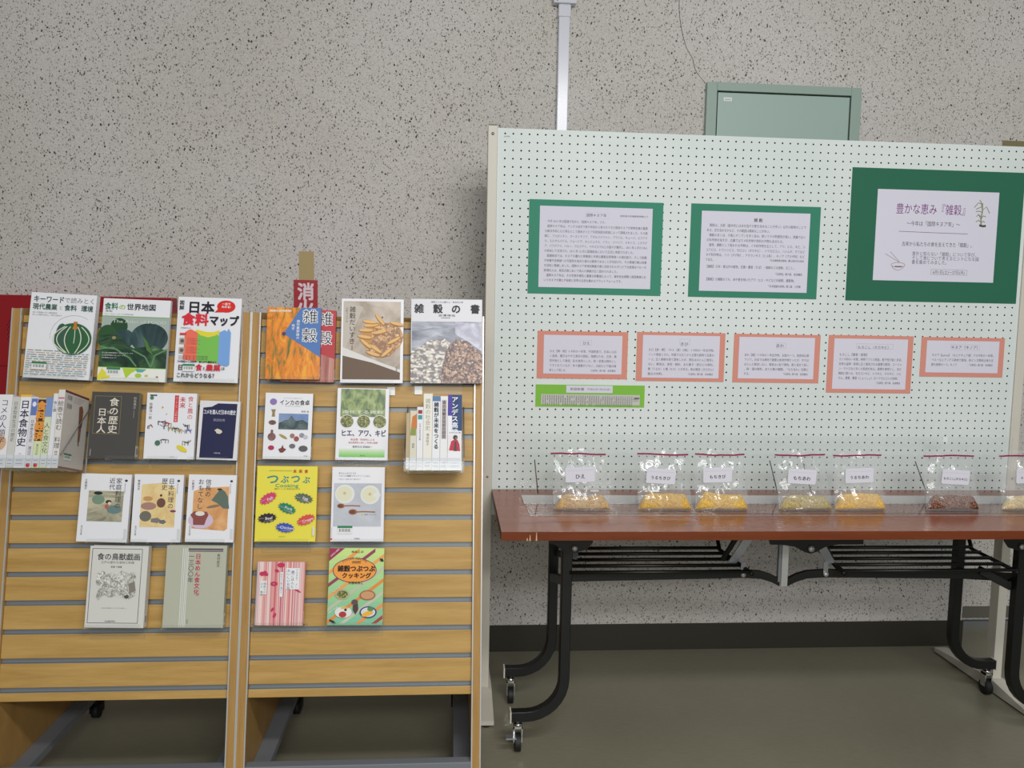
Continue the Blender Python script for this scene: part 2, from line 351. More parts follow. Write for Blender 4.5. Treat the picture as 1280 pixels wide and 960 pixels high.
for a, b in (((BX0, BZ0), (BX0+mx, BZ1)), ((BX1-mx, BZ0), (BX1, BZ1)), ((BX0+mx, BZ0), (BX1-mx, BZ0+mz)), ((BX0+mx, BZ1-mz), (BX1-mx, BZ1))):
    if b[0]-a[0] > 1e-4 and b[1]-a[1] > 1e-4: m.add([(a[0]-1, 0, a[1]), (b[0]-1, 0, a[1]), (b[0]-1, 0, b[1]), (a[0]-1, 0, b[1])], [(0, 1, 2, 3)], BWm)
m.build('perforated_panel', t)
m = MB(); m.box((BX0-1, .0045, BZ0), (BX1-1, .026, BZ1), mat((48, 45, 38), .9), {4: BWm, 1: BWm}); m.build('shaded_core', t)  # dark colour stands in for the shade inside the hollow board
for x0, x1 in ((.1025, .1315), (1.8535, 1.884)):
    m = MB(); m.box((x0-1, -.006, .045), (x1-1, .036, 1.828), M['cream'], ch=.002); m.box((x0-1+.001, -.004, 1.8285), (x1-1-.001, .034, 1.832), mat((120, 118, 110), .6)); po = m.build('post', t)
    m = MB(); m.cyl(((x0+x1)/2-1, -.006, 1.803), ((x0+x1)/2-1, -.008, 1.803), .0045, M['steel']); m.build('screw', po); m = MB(); m.cyl(((x0+x1)/2-1, -.006, .74), ((x0+x1)/2-1, -.008, .74), .0035, M['steel']); m.build('screw', po)
    c = (x0+x1)/2-1; m = MB()
    m.prism([(c-.024, -.175, .006), (c-.024, .31, .006), (c-.024, .31, .02), (c-.024, .05, .045), (c-.024, -.02, .045), (c-.024, -.175, .02)], (.048, 0, 0), M['cream']); m.build('foot', t)
    for y in (-.16, .29):
        m = MB(); m.cyl((c, y, 0), (c, y, .0065), .016, M['rubber']); m.build('foot_pad', t)
m = MB()
P0 = onY(634, 170.5, BY)
p = Print(.02, .006); p.text('NOTW', .5, .5, .9, (120, 120, 118), 1, 'C'); p.build('small_lettering', t, frame(P0-Vector((1.01, BY, .003)), RU, Vector((0, 0, 1)), Vector((0, -1, 0))))
# ------------------------------------------------------------------ notices
def quad(tl, tr, br, bl, Y):
    a, b, c, d = [onY(x, y, Y) for x, y in (tl, tr, br, bl)]
    return (a.x+d.x)/2, (b.x+c.x)/2, (c.z+d.z)/2, (a.z+b.z)/2
PNX = Vector((0, -1, 0)); Z = Vector((0, 0, 1))
def notice(label, group, colr, outer, sheets, draw):
    x0, x1, z0, z1 = quad(*outer, BY-.002)
    t = empty('notice', label, 'notice', frame(Vector((x0, BY-.0008, z0)), RU, Z, PNX), group)
    m = MB(); m.box((0, 0, -.0004), (x1-x0, z1-z0, .0008), mat(colr, .75)); m.build('backing_card', t)
    for k, sh in enumerate(sheets):
        a0, a1, b0, b1 = quad(*sh, BY-.002); fr = T3(a0-x0, b0-z0, .001)
        m = MB(); m.box((0, 0, 0), (a1-a0, b1-b0, .0005), M['paper']); s = m.build('paper_sheet', t, fr)
        p = Print(a1-a0, b1-b0, .0006, .00002); draw(p, k); p.build('printing', s)
g1 = (56, 138, 112)
def body(p, lines, u0, v0, dv, size, c=GREYT, u1=.95):
    for i, ln in enumerate(lines):
        if isinstance(ln, tuple): p.text(ln[0], u1, v0+i*dv, size*.8, c, .3, 'R', sx=.8)
        elif ln: p.text(ln, u0, v0+i*dv, size, c, .3)
def ju(p, lines, u0, u1, v0, dv, size, ends=None):
    for i, ln in enumerate(lines):
        if ends and i in ends: p.fit(ln, u0, ends[i], v0+i*dv, size, GREYT, .3)
        else: p.fit(ln, u0, u1, v0+i*dv, size, GREYT, .3)
def d1(p, k):
    p.text('国際キヌア年', .5, .1, .043, INK, .6, 'C'); p.frame(.40, .065, .61, .14, (190, 190, 200), .002); p.fit('国際連合食糧農業機関より', .71, .96, .1, .026, GREYT, .3)
    L = ['　今年 2013 年は国連が定めた「国際キヌア年」です。', '　国際キヌア年は、アンデス地方で数千年前から食されてきた穀物キヌアが食物危機の重要', 'な解決手段になり得るとして南米ボリビア多民族国大統領によって提唱されました。その提', '案に、アルゼンチン、オーストラリア、アゼルバイジャン、ブラジル、キューバ、エクアド',
         'ル、エルサルバドル、ジョージア、ホンジュラス、イラン、リベリア、メキシコ、ニカラグ', 'ア、パラグアイ、ペルー、ウルグアイ、ベネズエラなどの国々が賛同し、2011 年 6 月の FAO', 'の総会にて支持され、2011 年 12 月に国連総会において正式に承認されました。',
         '　国連総会では、キヌアの優れた栄養価と多様な農業生態環境への適応能力、そして飢餓', 'や栄養不良撲滅への可能性を秘めた偉大な穀物であることが注目され、その関連行事は来春', 'を目処に開催しました。国際キヌア年特別親善大使に任命されたボリビア大統領はペルー大', '統領夫人は、発足式典において両人の貢献が広く認められました。',
         '　国際キヌア年は、その生物多様性と豊富な栄養価によって、食料安全保障と貧困撲滅にお', 'いてキヌアが果たす役割に世界の注目を集めるプラットフォームです。']
    ju(p, L, .045, .96, .185, .0605, .038, {0: .58, 6: .84, 10: .70, 12: .74})
notice('green card with densely lettered white sheet 国際キヌア年, first large notice from the left post', 'green notices on the pegboard', g1,
       ((662, 248.5), (829.7, 253.8), (825.3, 370), (659.3, 366.5)), [((675, 257), (816, 261), (812.5, 361.7), (673, 358.5))], d1)
def d2(p, k):
    p.text('雑 穀', .52, .1, .05, INK, .8, 'C')
    L = ['　雑穀は、主穀（基本的には米を指すが麦を含めることが多い）以外の穀物のことで', 'ある。豆を含めるかなど、その範囲は曖昧なことが多い。', '　雑穀の多くは、子実にデンプンを多く含み、乾いてその貯蔵性が高い。狭義ではイ', 'ネ科作物を指すが、広義ではマメ科作物や他科の作物も含まれる。',
         '　通常、雑穀として扱われる作物は、イネ科作物を主として、アワ、ヒエ、キビ、シ', 'コクビエ、トウジンビエ、モロコシ（タカキビ）、トウモロコシ、ハトムギ、テフなど', 'タデ科作物は、ソバ（タデ科）、アマランサス（ヒユ科）、キノア（アカザ科）など', 'である。']
    ju(p, L, .05, .965, .175, .0615, .042, {1: .63, 3: .76, 7: .12})
    p.fit('『日本雑穀栽培事典』農山漁村文化協会', .63, .96, .6, .032, GREYT, .3)
    p.fit('【雑穀】①米・麦以外の穀物。豆類・蕎麦（そば）・胡麻などの総称。ざこく。', .05, .87, .69, .042, GREYT, .3); p.fit('『広辞苑』第六版　岩波書店', .69, .95, .77, .034, GREYT, .3)
    p.fit('【雑穀】①雑穀のうち、米や麦を除いたアワ・ヒエ・キビなどの総称。雑穀物。', .05, .88, .85, .042, GREYT, .3); p.fit('『日本国語大辞典』第二版　小学館', .63, .94, .925, .034, GREYT, .3)
notice('green card with white sheet headed 雑穀, middle one of the three green notices', 'green notices on the pegboard', (50, 130, 104),
       ((864.5, 254), (1026.8, 259), (1020, 374), (860, 370.8)), [((877.5, 263), (1013.5, 267.5), (1007.7, 366), (873.5, 363.5))], d2)
def d3(p, k):
    PU = (122, 44, 128)
    p.fit('豊かな恵み『雑穀』', .155, .725, .205, .125, PU, .7)
    p.fit('～今年は「国際キヌア年」～', .25, .69, .365, .06, (70, 64, 84), .5); p.line([(.19, .455), (.5, .462), (.76, .465)], (130, 96, 140), .004)
    p.fit('古来から私たちの食を支えてきた「雑穀」。', .22, .80, .59, .055, (64, 58, 66), .5)
    for i, (s, e) in enumerate((('意外と知らない「雑穀」について学び、', .84), ('そして食について考えるヒントになる図', .865), ('書を集めてみました。', .60))): p.fit(s, .31, e, .695+i*.047, .05, (112, 104, 118), .3)
    p.frame(.475, .865, .775, .925, (150, 140, 156), .003); p.fit('6月1日(土)～27日(木)', .49, .755, .895, .045, (100, 92, 104), .4)
    BR = (150, 128, 128)
    p.line([(.13, .68), (.21, .79)], BR, .003); p.line([(.09, .705), (.215, .8)], BR, .003)
    for i in range(2): p.line([(.20+.057*math.cos(a*.33), .825+.026*math.sin(a*.33)+i*.0) for a in range(20)], BR, .003)
    p.line([(.145, .83), (.16, .86), (.18, .878), (.2, .885), (.22, .878), (.24, .86), (.257, .83)], BR, .003); p.line([(.175, .843), (.235, .843)], (100, 60, 60), .006)
    GR = (138, 146, 106)
    p.line([(.865, .37), (.862, .3), (.868, .22), (.865, .12)], GR, .010)
    for a, b, cc in (((.865, .13), (.83, .12), (.80, .17)), ((.865, .16), (.83, .18), (.815, .19)), ((.867, .2), (.9, .16), (.93, .23)), ((.865, .22), (.84, .21), (.815, .215)), ((.863, .27), (.84, .25), (.82, .27)), ((.863, .29), (.88, .26), (.9, .27)), ((.863, .33), (.84, .31), (.82, .33)), ((.864, .34), (.88, .32), (.895, .33)), ((.865, .18), (.85, .1), (.84, .09)), ((.863, .31), (.85, .27), (.835, .24))): p.line([a, b, cc], GR, .006)
    p.line([(.85, .365), (.88, .375), (.905, .37)], (80, 76, 70), .016)
notice('largest green card with the title sheet in purple lettering, at the right end', 'green notices on the pegboard', (30, 102, 76),
       ((1067, 208.5), (1283, 216.5), (1269, 380), (1056, 375)), [((1098, 236), (1250, 241), (1240.5, 353.5), (1090.3, 350))], d3)
PK = (214, 144, 128)
def pink(title, tu, box, L, ends, v0, dv, size, ts=.1, cite=None):
    def f(p, k):
        p.text(title, tu, .2 if dv > .1 else .165, ts, INK, .6, 'C'); p.frame(box[0], box[1], box[2], box[3], (188, 186, 198), .006)
        ju(p, L, .075, .93, v0, dv, size, ends); cv = cite if cite else v0+(len(L)-1)*dv; p.fit('『広辞苑』第六版　岩波書店', .585, .925, cv, size*.8, GREYT, .3)
    return f
G = 'pink notices in a row across the pegboard'
notice('pink card with white sheet headed ひえ, directly above the lime green strip', G, PK, ((672, 413.5), (785.5, 415), (783.5, 474.5), (671, 472.5)), [((680, 418.5), (777.8, 420), (776.8, 468), (679, 467))],
       pink('ひえ', .54, (.46, .12, .61, .26), ['ひえ【稗・穇】イネ科の一年草。中国原産で、日本には古', 'く渡来。種子はやや三角形の穀粒。強健なため、古来、備', '荒作物として栽培、粒を食用とした。殻・茎葉は飼料とし', 'てすぐれているが、年々重要が少ない。水田などで稲の雑', '草として茂じる。'], {4: .29}, .415, .123, .078))
notice('pink card with white sheet headed きび, second pink one from the left', G, PK, ((796.8, 414.8), (907, 416.5), (904.5, 477.5), (794.5, 476)), [((804, 419), (900, 420), (898, 473), (802, 472))],
       pink('きび', .54, (.475, .08, .61, .21), ['きび【黍・稷】（キミ（黄）の転）イネ科の一年生作物。', 'インド原産とされ、中国では古くから主要な穀物で五穀の', '一つ。広く朝鮮を経て渡来したが、現在はほとんど栽培し', 'ない。果実は、食用・飼料、また菓子・餅などの原料。', '粳（うるち）と糯（もち）とがある。実は黍団（きびがん）', '脂立の材料。'], {5: .27}, .34, .113, .072))
notice('pink card with white sheet headed あわ, in the middle of the pink row', G, PK, ((918.5, 417), (1026.5, 419), (1022.5, 479.5), (915, 477.5)), [((924.5, 421), (1019, 422.5), (1016, 474), (922, 473))],
       pink('あわ', .54, (.49, .13, .62, .27), ['あわ【粟】イネ科の一年生作物。五穀の一つ。原産地は東', 'アジア。日本では畑地で重要な食用作物だったが、今では', 'ほとんど栽培しない。果実は小粒で黄色。飯と混ぜて蒸し', '、餅・酒の原料。またか粟の穂類。「もちあわ」切粟と', 'する。'], {4: .15}, .43, .113, .074))
notice('tallest pink card with white sheet headed もろこし（タカキビ）', G, PK, ((1037, 418.5), (1143, 420.5), (1137, 492.5), (1032, 490)), [((1043, 423), (1135.5, 424.5), (1131, 487), (1040, 486))],
       pink('もろこし（タカキビ）', .53, (.30, .095, .80, .2), ['もろこし【蜀黍・唐黍】', '①イネ科の一年草。熱帯アフリカ原産。乾干性が強く多収。', '世界の温帯・熱帯に広く栽培される重要な穀物。コーリャ', 'ン・マイロなど多くの系統がある。穀類を食用とし、また', '飼料に用いる。モロコシキビ、トウキビ、タカキビ、ソル', 'ガム、唐黍、蜀黍（しょくしょ）②トウモロコシの別称。'], {0: .45, 5: .89}, .315, .093, .063, .068, .873))
notice('shortest pink card with white sheet headed キヌア（キノア）, at the right end', G, PK, ((1153, 421), (1256.3, 423), (1253, 472), (1149, 470.5)), [((1159, 425), (1249, 427.5), (1247, 467), (1156.5, 465))],
       pink('キヌア（キノア）', .52, (.33, .11, .73, .29), ['キヌア【quinoa】（もとケチュア語）アカザ科の一年草。', 'ペルーなどアンデス高地で栽培。前インカ期何以来の主', '要な食物の一つ。キノア'], {2: .43}, .45, .15, .095, .12))
def dlime(p, k):
    if k == 0: p.fit('家庭新聞', .08, .38, .5, .42, INK, .5); p.fit('平成25年1月4日(金)', .45, .95, .5, .3, GREYT, .3)
    else:
        p.rect(0, 0, 1, 1, (196, 197, 192)); random.seed(3)
        for i in range(43):
            u = .02+i*.0222
            if i >= 41: continue
            for v in (.08, .32, .56, .8):
                if random.random() < .93: p.text('雑穀食国米黍稗粟年産地農業'[(i*3+int(v*9)) % 9:][:4], u, v, .052, (84, 84, 84), 1, vert=True, sx=1.6)
        p.rect(.93, .2, .985, .32, (90, 90, 90))
notice('lime green strip with newspaper clipping below the first pink card', 'lime notice', (128, 190, 66), ((669.8, 480.5), (806.3, 482), (805, 509.5), (669.3, 508)),
       [((708, 481.8), (766, 482.3), (765.5, 491.5), (707.6, 490.7)), ((676.8, 492.3), (799.8, 494.3), (799.5, 507.3), (676, 505))], dlime)
# ================================================================== folding table
TX0, TX1, TY0, TY1, TZ = .132, 1.932, 2.001, 2.497, .70
t = empty('folding_table', 'long walnut topped folding table with black wheeled legs in front of the pegboard', 'table', T3(0, 0, 0))
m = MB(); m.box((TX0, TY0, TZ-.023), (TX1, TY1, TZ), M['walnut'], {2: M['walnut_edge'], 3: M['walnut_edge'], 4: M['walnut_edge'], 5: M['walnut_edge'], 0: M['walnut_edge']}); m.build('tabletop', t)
CH = mat((206, 170, 128), .7)
m = MB()
for x, h in ((662.5, 8), (670.5, 11.5), (659, 4)):
    q = onY(x, 676, TY0-.0003); m.add([q+Vector((-.0018, 0, 0)), q+Vector((.002, 0, .0)), q+Vector((.0006, 0, h*.0019)), q+Vector((-.0006, 0, h*.0019))], [(0, 1, 2, 3)], CH)
m.build('chipped_edge', t)
BK = M['black']; LX = (.332, 1.690); LYF, LYR = 2.2, 2.485
def leg(xl, y, s):
    m = MB(); r = .0148; zc = .106; R = .11
    pts = [(xl, y, .655), (xl, y, .40), (xl, y, zc+R)]
    for k in range(1, 8):
        a = k*math.pi/16; pts.append((xl+s*(R-R*math.cos(a)), y, zc+R-R*math.sin(a)))
    pts += [(xl+s*R, y, zc), (xl+s*(.150), y, zc)]
    m.tube(pts, r, BK, square=True); L = m.build('leg', t)
    e = pts[-1]; m = MB(); m.box((min(e[0], e[0]+s*.004), y-.0165, zc-.0165), (max(e[0], e[0]+s*.004), y+.0165, zc+.0165), M['cream']); m.build('end_cap', L)
    cx = xl+s*.130; m = MB()
    m.cyl((cx, y, zc-.018), (cx, y, .08), .010, BK, 12); m.cyl((cx, y, .085), (cx, y, .078), .015, M['chrome'])
    m.box((cx-.013, y-.012, .030), (cx-.010, y+.012, .078), M['chrome']); m.box((cx+.010, y-.012, .030), (cx+.013, y+.012, .078), M['chrome']); m.box((cx-.013, y-.012, .070), (cx+.013, y+.012, .079), M['chrome'])
    m.cyl((cx-.015, y, .034), (cx+.015, y, .034), .004, M['steel'])
    c = m.build('caster', t)
    m = MB(); m.tube([(cx-.0085, y, .026), (cx-.006, y, .026), (cx+.006, y, .026), (cx+.0085, y, .026)], .026, M['rubber'], 24); m.build('wheel', c)
    if s < 0 and y < 2.3:
        m = MB(); m.box((cx-.035, y-.03, .048), (cx-.006, y-.008, .053), M['steel']); m.build('brake_pedal', c)
for s, xl in ((-1, LX[0]), (1, LX[1])):
    for y in (LYF, LYR): leg(xl+(0 if y < 2.3 else s*-.0), y, -1 if s < 0 else 1)
for x in LX:      # brackets joining each leg pair to the top
    s = 1 if x < 1 else -1
    m = MB(); m.prism([(x-.018, LYF+.019, .657), (x-.018, LYR-.019, .657), (x-.018, LYR-.019, .60), (x-.018, LYF+.13, .60), (x-.018, LYF+.019, .635)], (.004, 0, 0), BK); m.build('end_plate', t)
    m = MB(); m.tube([(x, LYF+.01, .50), (x, LYR-.01, .42)], .013, BK, square=True); m.build('cross_tie', t)
    m = MB(); m.prism([(x-s*.055, LYF-.021, .6765), (x+s*.07, LYF-.021, .6765), (x+s*.07, LYF-.021, .62), (x+s*.055, LYF-.021, .600), (x+s*.0, LYF-.021, .585), (x-s*.035, LYF-.021, .612), (x-s*.055, LYF-.021, .618)], (0, .0035, 0), BK); b = m.build('hinge_bracket', t)
    m = MB(); m.cyl((x+s*.018, LYF-.022, .604), (x+s*.018, LYF-.029, .604), .0075, M['silver']); m.build('rivet', b)
# lower locking bars with a dip in the middle
cx = .983; ry = LYF+.03
for s in (-1, 1):
    xe = LX[0] if s < 0 else LX[1]-.055
    m = MB(); pts = [(xe, ry, .5), (cx+s*.12, ry, .508), (cx+s*.07, ry, .505), (cx+s*.038, ry, .495), (cx+s*.012, ry, .482)]
    top = [(x, y, z+.0115) for x, y, z in pts]; bot = [(x, y, z-.0115) for x, y, z in pts]
    m.prism(top+bot[::-1], (0, .012, 0), BK); b = m.build('locking_bar', t)
    for bx in ((cx+s*.125, .508), (xe+(.012 if s < 0 else -.01), .5)):
        m = MB(); m.cyl((bx[0], ry-.0005, bx[1]), (bx[0], ry-.008, bx[1]), .007, M['silver']); m.build('rivet', b)
    m = MB(); m.box((cx+s*.125-.007, ry-.003, .508), (cx+s*.125+.007, ry-.0006, .545), M['steel']); m.build('latch_link', t)
m = MB(); m.tube([(LX[1]-.012, LYF+.02, .47), (LX[1]-.10, ry+.006, .515)], .012, BK, square=True); m.build('diagonal_brace', t)
m = MB(); m.tube([(LX[0]+.012, LYR-.02, .50), (LX[0]+.03, LYF+.05, .56)], .010, BK, square=True); m.build('diagonal_brace', t)
m = MB(); m.box((cx-.0095, ry-.004, .472), (cx+.0095, ry-.0006, .66), M['silver']); m.box((cx-.018, ry-.0005, .484), (cx-.0105, ry+.012, .66), M['channel']); m.build('center_strut', t)
for s in (-1, 1):
    m = MB(); m.prism([(cx+s*.06, ry+.02, .655), (cx+s*.09, ry+.02, .655), (cx+s*.165, ry+.02, .535), (cx+s*.14, ry+.02, .530)], (0, .004, 0), M['steel']); m.build('folding_strut', t)
    m = MB(); m.tube([(cx+s*.10, ry+.05, .655), (cx+s*.17, ry+.05, .535)], .006, BK, square=True); m.build('folding_rod', t)
m = MB(); by = LYF-.01
m.prism([(cx-.085, by, .676), (cx+.215, by, .676), (cx+.215, by, .608), (cx+.14, by, .608), (cx+.10, by, .600), (cx+.075, by, .586), (cx+.058, by, .581), (cx+.04, by, .586), (cx+.01, by, .602), (cx-.03, by, .608), (cx-.062, by, .608)], (0, .004, 0), BK); b = m.build('hinge_bracket', t)
m = MB(); m.cyl((cx+.057, by-.0005, .597), (cx+.057, by-.009, .597), .0085, M['silver']); m.build('rivet', b)
# wire shelf, two halves
SZ = .531
for ends in (((712, 940), (712, 925), (712, 919), (712, 911), (712, 900)), ((1055, 1272), (1045, 1254), (1036, 1240), (1030, 1226), (1024, 1215))):
    E = []
    for k, (a, b) in enumerate(ends):
        y = 2.185+.058*k; d = 709-8.3*k; xa, xb = onY(a, d, y).x, onY(b, d, y).x; E.append((xa, xb, y))
        m = MB(); m.tube([(xa, y, SZ), (xb, y, SZ)], .0056, BK, 8); m.build('shelf_rod', t)
    a, b = E[0], E[-1]
    m = MB(); m.tube([(a[1], a[2]-.004, SZ-.006), (b[1], b[2], SZ-.006), (b[1]-.03, b[2]+.03, .676)], .0065, BK, 8); m.build('shelf_end_rod', t)
    if ends[0][0] > 800:
        m = MB(); m.tube([(a[0], a[2]-.004, SZ-.006), (b[0], b[2], SZ-.006), (b[0]-.02, b[2]+.03, .676)], .0075, BK, 8); m.build('shelf_end_rod', t)
# ================================================================== clear display tray on the table
t = empty('acrylic_tray', 'long clear acrylic display tray with an upright back sheet on the table', 'tray', T3(0, 0, TZ))
AC, AE = M['acrylic'], M['acrylic_edge']; XA, XB = .212, 1.86
m = MB(); m.box((XA+.008, 2.158, .0005), (XB, 2.300, .0035), AC, {2: AE, 5: AE, 3: AE}); m.build('tray_floor', t)
m = MB(); m.box((XA+.008, 2.155, .0005), (XB, 2.158, .012), AC, {1: AE, 5: AE, 3: AE}); m.build('front_lip', t)
m = MB(); m.prism([(XA+.004, 2.3, .0005), (XA+.004, 2.303, .0005), (XA+.004, 2.375, .0065), (XA+.004, 2.375, .0095), (XA+.004, 2.3, .0035)], (XB-XA, 0, 0), M['frost']); m.build('rear_ledge', t)
m = MB(); m.box((XA, 2.403, .0005), (XB-.07, 2.406, .192), AC, {1: AE, 5: AE, 3: AE}); m.build('back_sheet', t)
for x, y in ((1181, 549), (650, 546)):
    q = onY(x, y, 2.4025); m = MB(); m.box((q.x-.008, 2.4005, q.z-TZ-.008), (q.x+.008, 2.4027, q.z-TZ+.008), M['frost'] if x < 700 else mat((226, 236, 232), .3)); m.build('sheet_glint', t)  # pale squares that paint reflection highlights onto the clear back sheet
for (xa, ya), (xb, yb) in (((669, 576), (672, 619)), ((819, 577), (824, 619)), ((965, 577), (971, 620)), ((1006, 577), (1013, 620)), ((1148, 578), (1157, 620))):
    a = onY(xa, ya, 2.38); b = onY(xb, yb, 2.392)
    m = MB(); m.tube([(a.x, 2.398, a.z-TZ), (b.x, 2.385, .012)], .0016, mat((92, 80, 76), .4, .4), 6); m.build('support_rod', t)
# ================================================================== bags of grain
def bag(px0, px1, top, gcols, word, label, glabel, gtop, tilt=0, labx=.5, seed=0, laby=.42, tsz=.3):
    q0 = onZ(px0, 637, TZ); q1 = onZ(px1, 637, TZ); by = 2.222; x0 = onY(px0, 630, by).x; x1 = onY(px1, 630, by).x; W = x1-x0; cx = (x0+x1)/2; H = .174
    t = empty('zip_bag', label, 'bag', T3(cx, by, TZ+.0038), 'clear zip bags of grain')
    def P(u, v, side):     # u,v in 0..1
        ww = W*(1.0-.06*v+.03*noise.noise(Vector((seed, v*3, 1)))); x = (u-.5)*ww+tilt*v
        th = .019*(1-v)**1.3*math.sin(math.pi*min(max(u, .0), 1))**.45+.0035*math.sin(math.pi*u)**.5+.0008
        if v < .22: th *= .55+.45*(v/.22)+.25
        wr = noise.noise(Vector((u*4.2+seed*3.1, v*4.2, side)))*.0075+noise.noise(Vector((u*11+seed, v*8+u*6, side*2)))*.0032
        edge = min(u, 1-u, 1)*6; edge = min(edge, 1)
        y = side*th+wr*edge*(1 if .05 < v < .93 else .35)+.012*v
        if side < 0 and v < .3: y = min(y, -.005)
        return Vector((x, y, v*H))
    N = 34; m = MB()
    for side in (-1, 1):
        vs = [P(i/N, j/N, side) for j in range(N+1) for i in range(N+1)]
        m.add(vs, [(j*(N+1)+i, j*(N+1)+i+1, (j+1)*(N+1)+i+1, (j+1)*(N+1)+i) for j in range(N) for i in range(N)], M['film'], True)
    m.build('bag_film', t)
    m = MB(); zs = []
    for i in range(25):
        u = .0+i/24; a = P(u, .915, -1); zs.append((a.x, a.y-.0016, a.z+.0015*math.sin(u*5+seed)))
    m.add([(x, y-.001, z-.0022) for x, y, z in zs]+[(x, y-.001, z+.0022) for x, y, z in zs], [(i, i+1, 26+i, 25+i) for i in range(24)], mat((142, 26, 72), .35)); m.build('zip_seal', t)
    # name sticker
    sw, sh = .084, .043; a = P(labx, .62, -1); ty = min(P(labx+d, v, -1).y for d in (-.2, 0, .2) for v in (.42, .5, .58, .65, .7))-.002
    fr = T3(a.x-sw/2, ty, H*.46) @ Matrix.Rotation(math.radians(90), 4, 'X') @ Matrix.Rotation(math.radians(-3 if seed % 2 else 2), 4, 'Z')
    m = MB(); pts = []
    for ccx, ccy, a0 in ((sw-.004, .004, -90), (sw-.004, sh-.004, 0), (.004, sh-.004, 90), (.004, .004, 180)):
        pts += [(ccx+.004*math.cos(math.radians(a0+k*30)), ccy+.004*math.sin(math.radians(a0+k*30)), 0) for k in range(4)]
    m.prism(pts, (0, 0, .0003), mat((216, 218, 228), .5)); s = m.build('name_sticker', t, fr)
    p = Print(sw, sh, .0005, .00003); p.rect(.05, .2, .95, .23, (204, 206, 216)); p.text(word, .5, .62, tsz, (36, 34, 42), .8, 'C'); p.build('handwriting', s)
    if seed in (0, 1):
        m = MB(); m.box((-.012, 0, 0), (.012, .0004, .005), mat((216, 220, 216), .6)); m.build('maker_sticker', t, T3(W*(.2 if seed == 0 else -.2), ty+.008, H*.30))
    # contents
    gm = grain('grain_%d' % seed, *gcols); m = MB(); NU, NV = 30, 16; vs = []
    for j in range(NV+1):
        a = math.pi*2*j/NV
        for i in range(NU+1):
            u = i/NU; prof = min(1.0, (min(u, 1-u)+.0006)/.075)**.75; hh = gtop*1.12*(.86+.14*prof)*(1+.22*noise.noise(Vector((u*2.6+seed*2.7, .3, seed))))*prof**.9
            dep = .021*prof*(1+.1*noise.noise(Vector((u*5, seed, 2)))); c = math.cos(a); sn = math.sin(a)
            z = hh*.5+hh*.5*math.copysign(abs(sn)**.7, sn); k = 1-.55*max(0, z/gtop)**1.2; vs.append(((u-.5)*W*(1.0-.16*(z/gtop)), dep*c*k, max(z, .0004)+.0012*noise.noise(Vector((u*20, a*3, seed)))*(z > .004)))
    m.add(vs, [(j*(NU+1)+i, j*(NU+1)+i+1, (j+1)*(NU+1)+i+1, (j+1)*(NU+1)+i) for j in range(NV) for i in range(NU)], gm, True)
    o = m.build('grain', None, T3(cx, by, TZ+.0045)); tag(o, glabel, 'grain', None, 'stuff')
bag(692, 764, 566, ((170, 134, 88), (206, 170, 116), (226, 194, 142)), 'ひえ', 'clear zip bag labelled ひえ, leftmost on the tray, holding pale tan grain', 'pale tan grain in the leftmost bag labelled ひえ', .036, seed=0, tilt=-.016, labx=.50, tsz=.34)
bag(797, 865, 566, ((196, 146, 56), (222, 178, 84), (236, 200, 110)), 'うるちきび', 'clear zip bag labelled うるちきび, left bag of the yellow pair', 'deep yellow grain in the bag labelled うるちきび', .040, seed=1, tilt=-.010, labx=.42, tsz=.27)
bag(869, 935, 566, ((200, 152, 54), (228, 186, 88), (240, 206, 116)), 'もちきび', 'clear zip bag labelled もちきび, right bag of the yellow pair', 'bright yellow grain in the bag labelled もちきび', .042, seed=2, tilt=-.010, labx=.42, tsz=.28)
bag(973, 1040, 566, ((150, 132, 80), (186, 168, 112), (208, 192, 136)), 'もちあわ', 'clear zip bag labelled もちあわ, holding dull greenish beige grain', 'dull greenish beige grain in the bag labelled もちあわ', .036, seed=3, tilt=-.022, labx=.46, tsz=.31)
bag(1043, 1107, 566, ((206, 156, 64), (232, 188, 96), (242, 208, 124)), 'うるちあわ', 'clear zip bag labelled うるちあわ, holding golden grain beside the beige one', 'golden yellow grain in the bag labelled うるちあわ', .040, seed=4, tilt=-.014, labx=.48, tsz=.27)
bag(1157, 1224, 566, ((66, 34, 26), (112, 66, 52), (170, 128, 100)), 'もろこし(タカキビ)', 'clear zip bag labelled もろこし, holding dark reddish brown grain', 'dark reddish brown sorghum grain in its zip bag', .037, seed=5, tilt=-.018, labx=.54, tsz=.2)
bag(1252, 1322, 566, ((190, 164, 116), (222, 200, 152), (238, 220, 178)), 'キヌア(キノア)', 'clear zip bag labelled キヌア, cut off by the right edge of the picture', 'cream coloured grain in the rightmost bag labelled キヌア', .037, seed=6, tilt=-.020, labx=.5, tsz=.2)
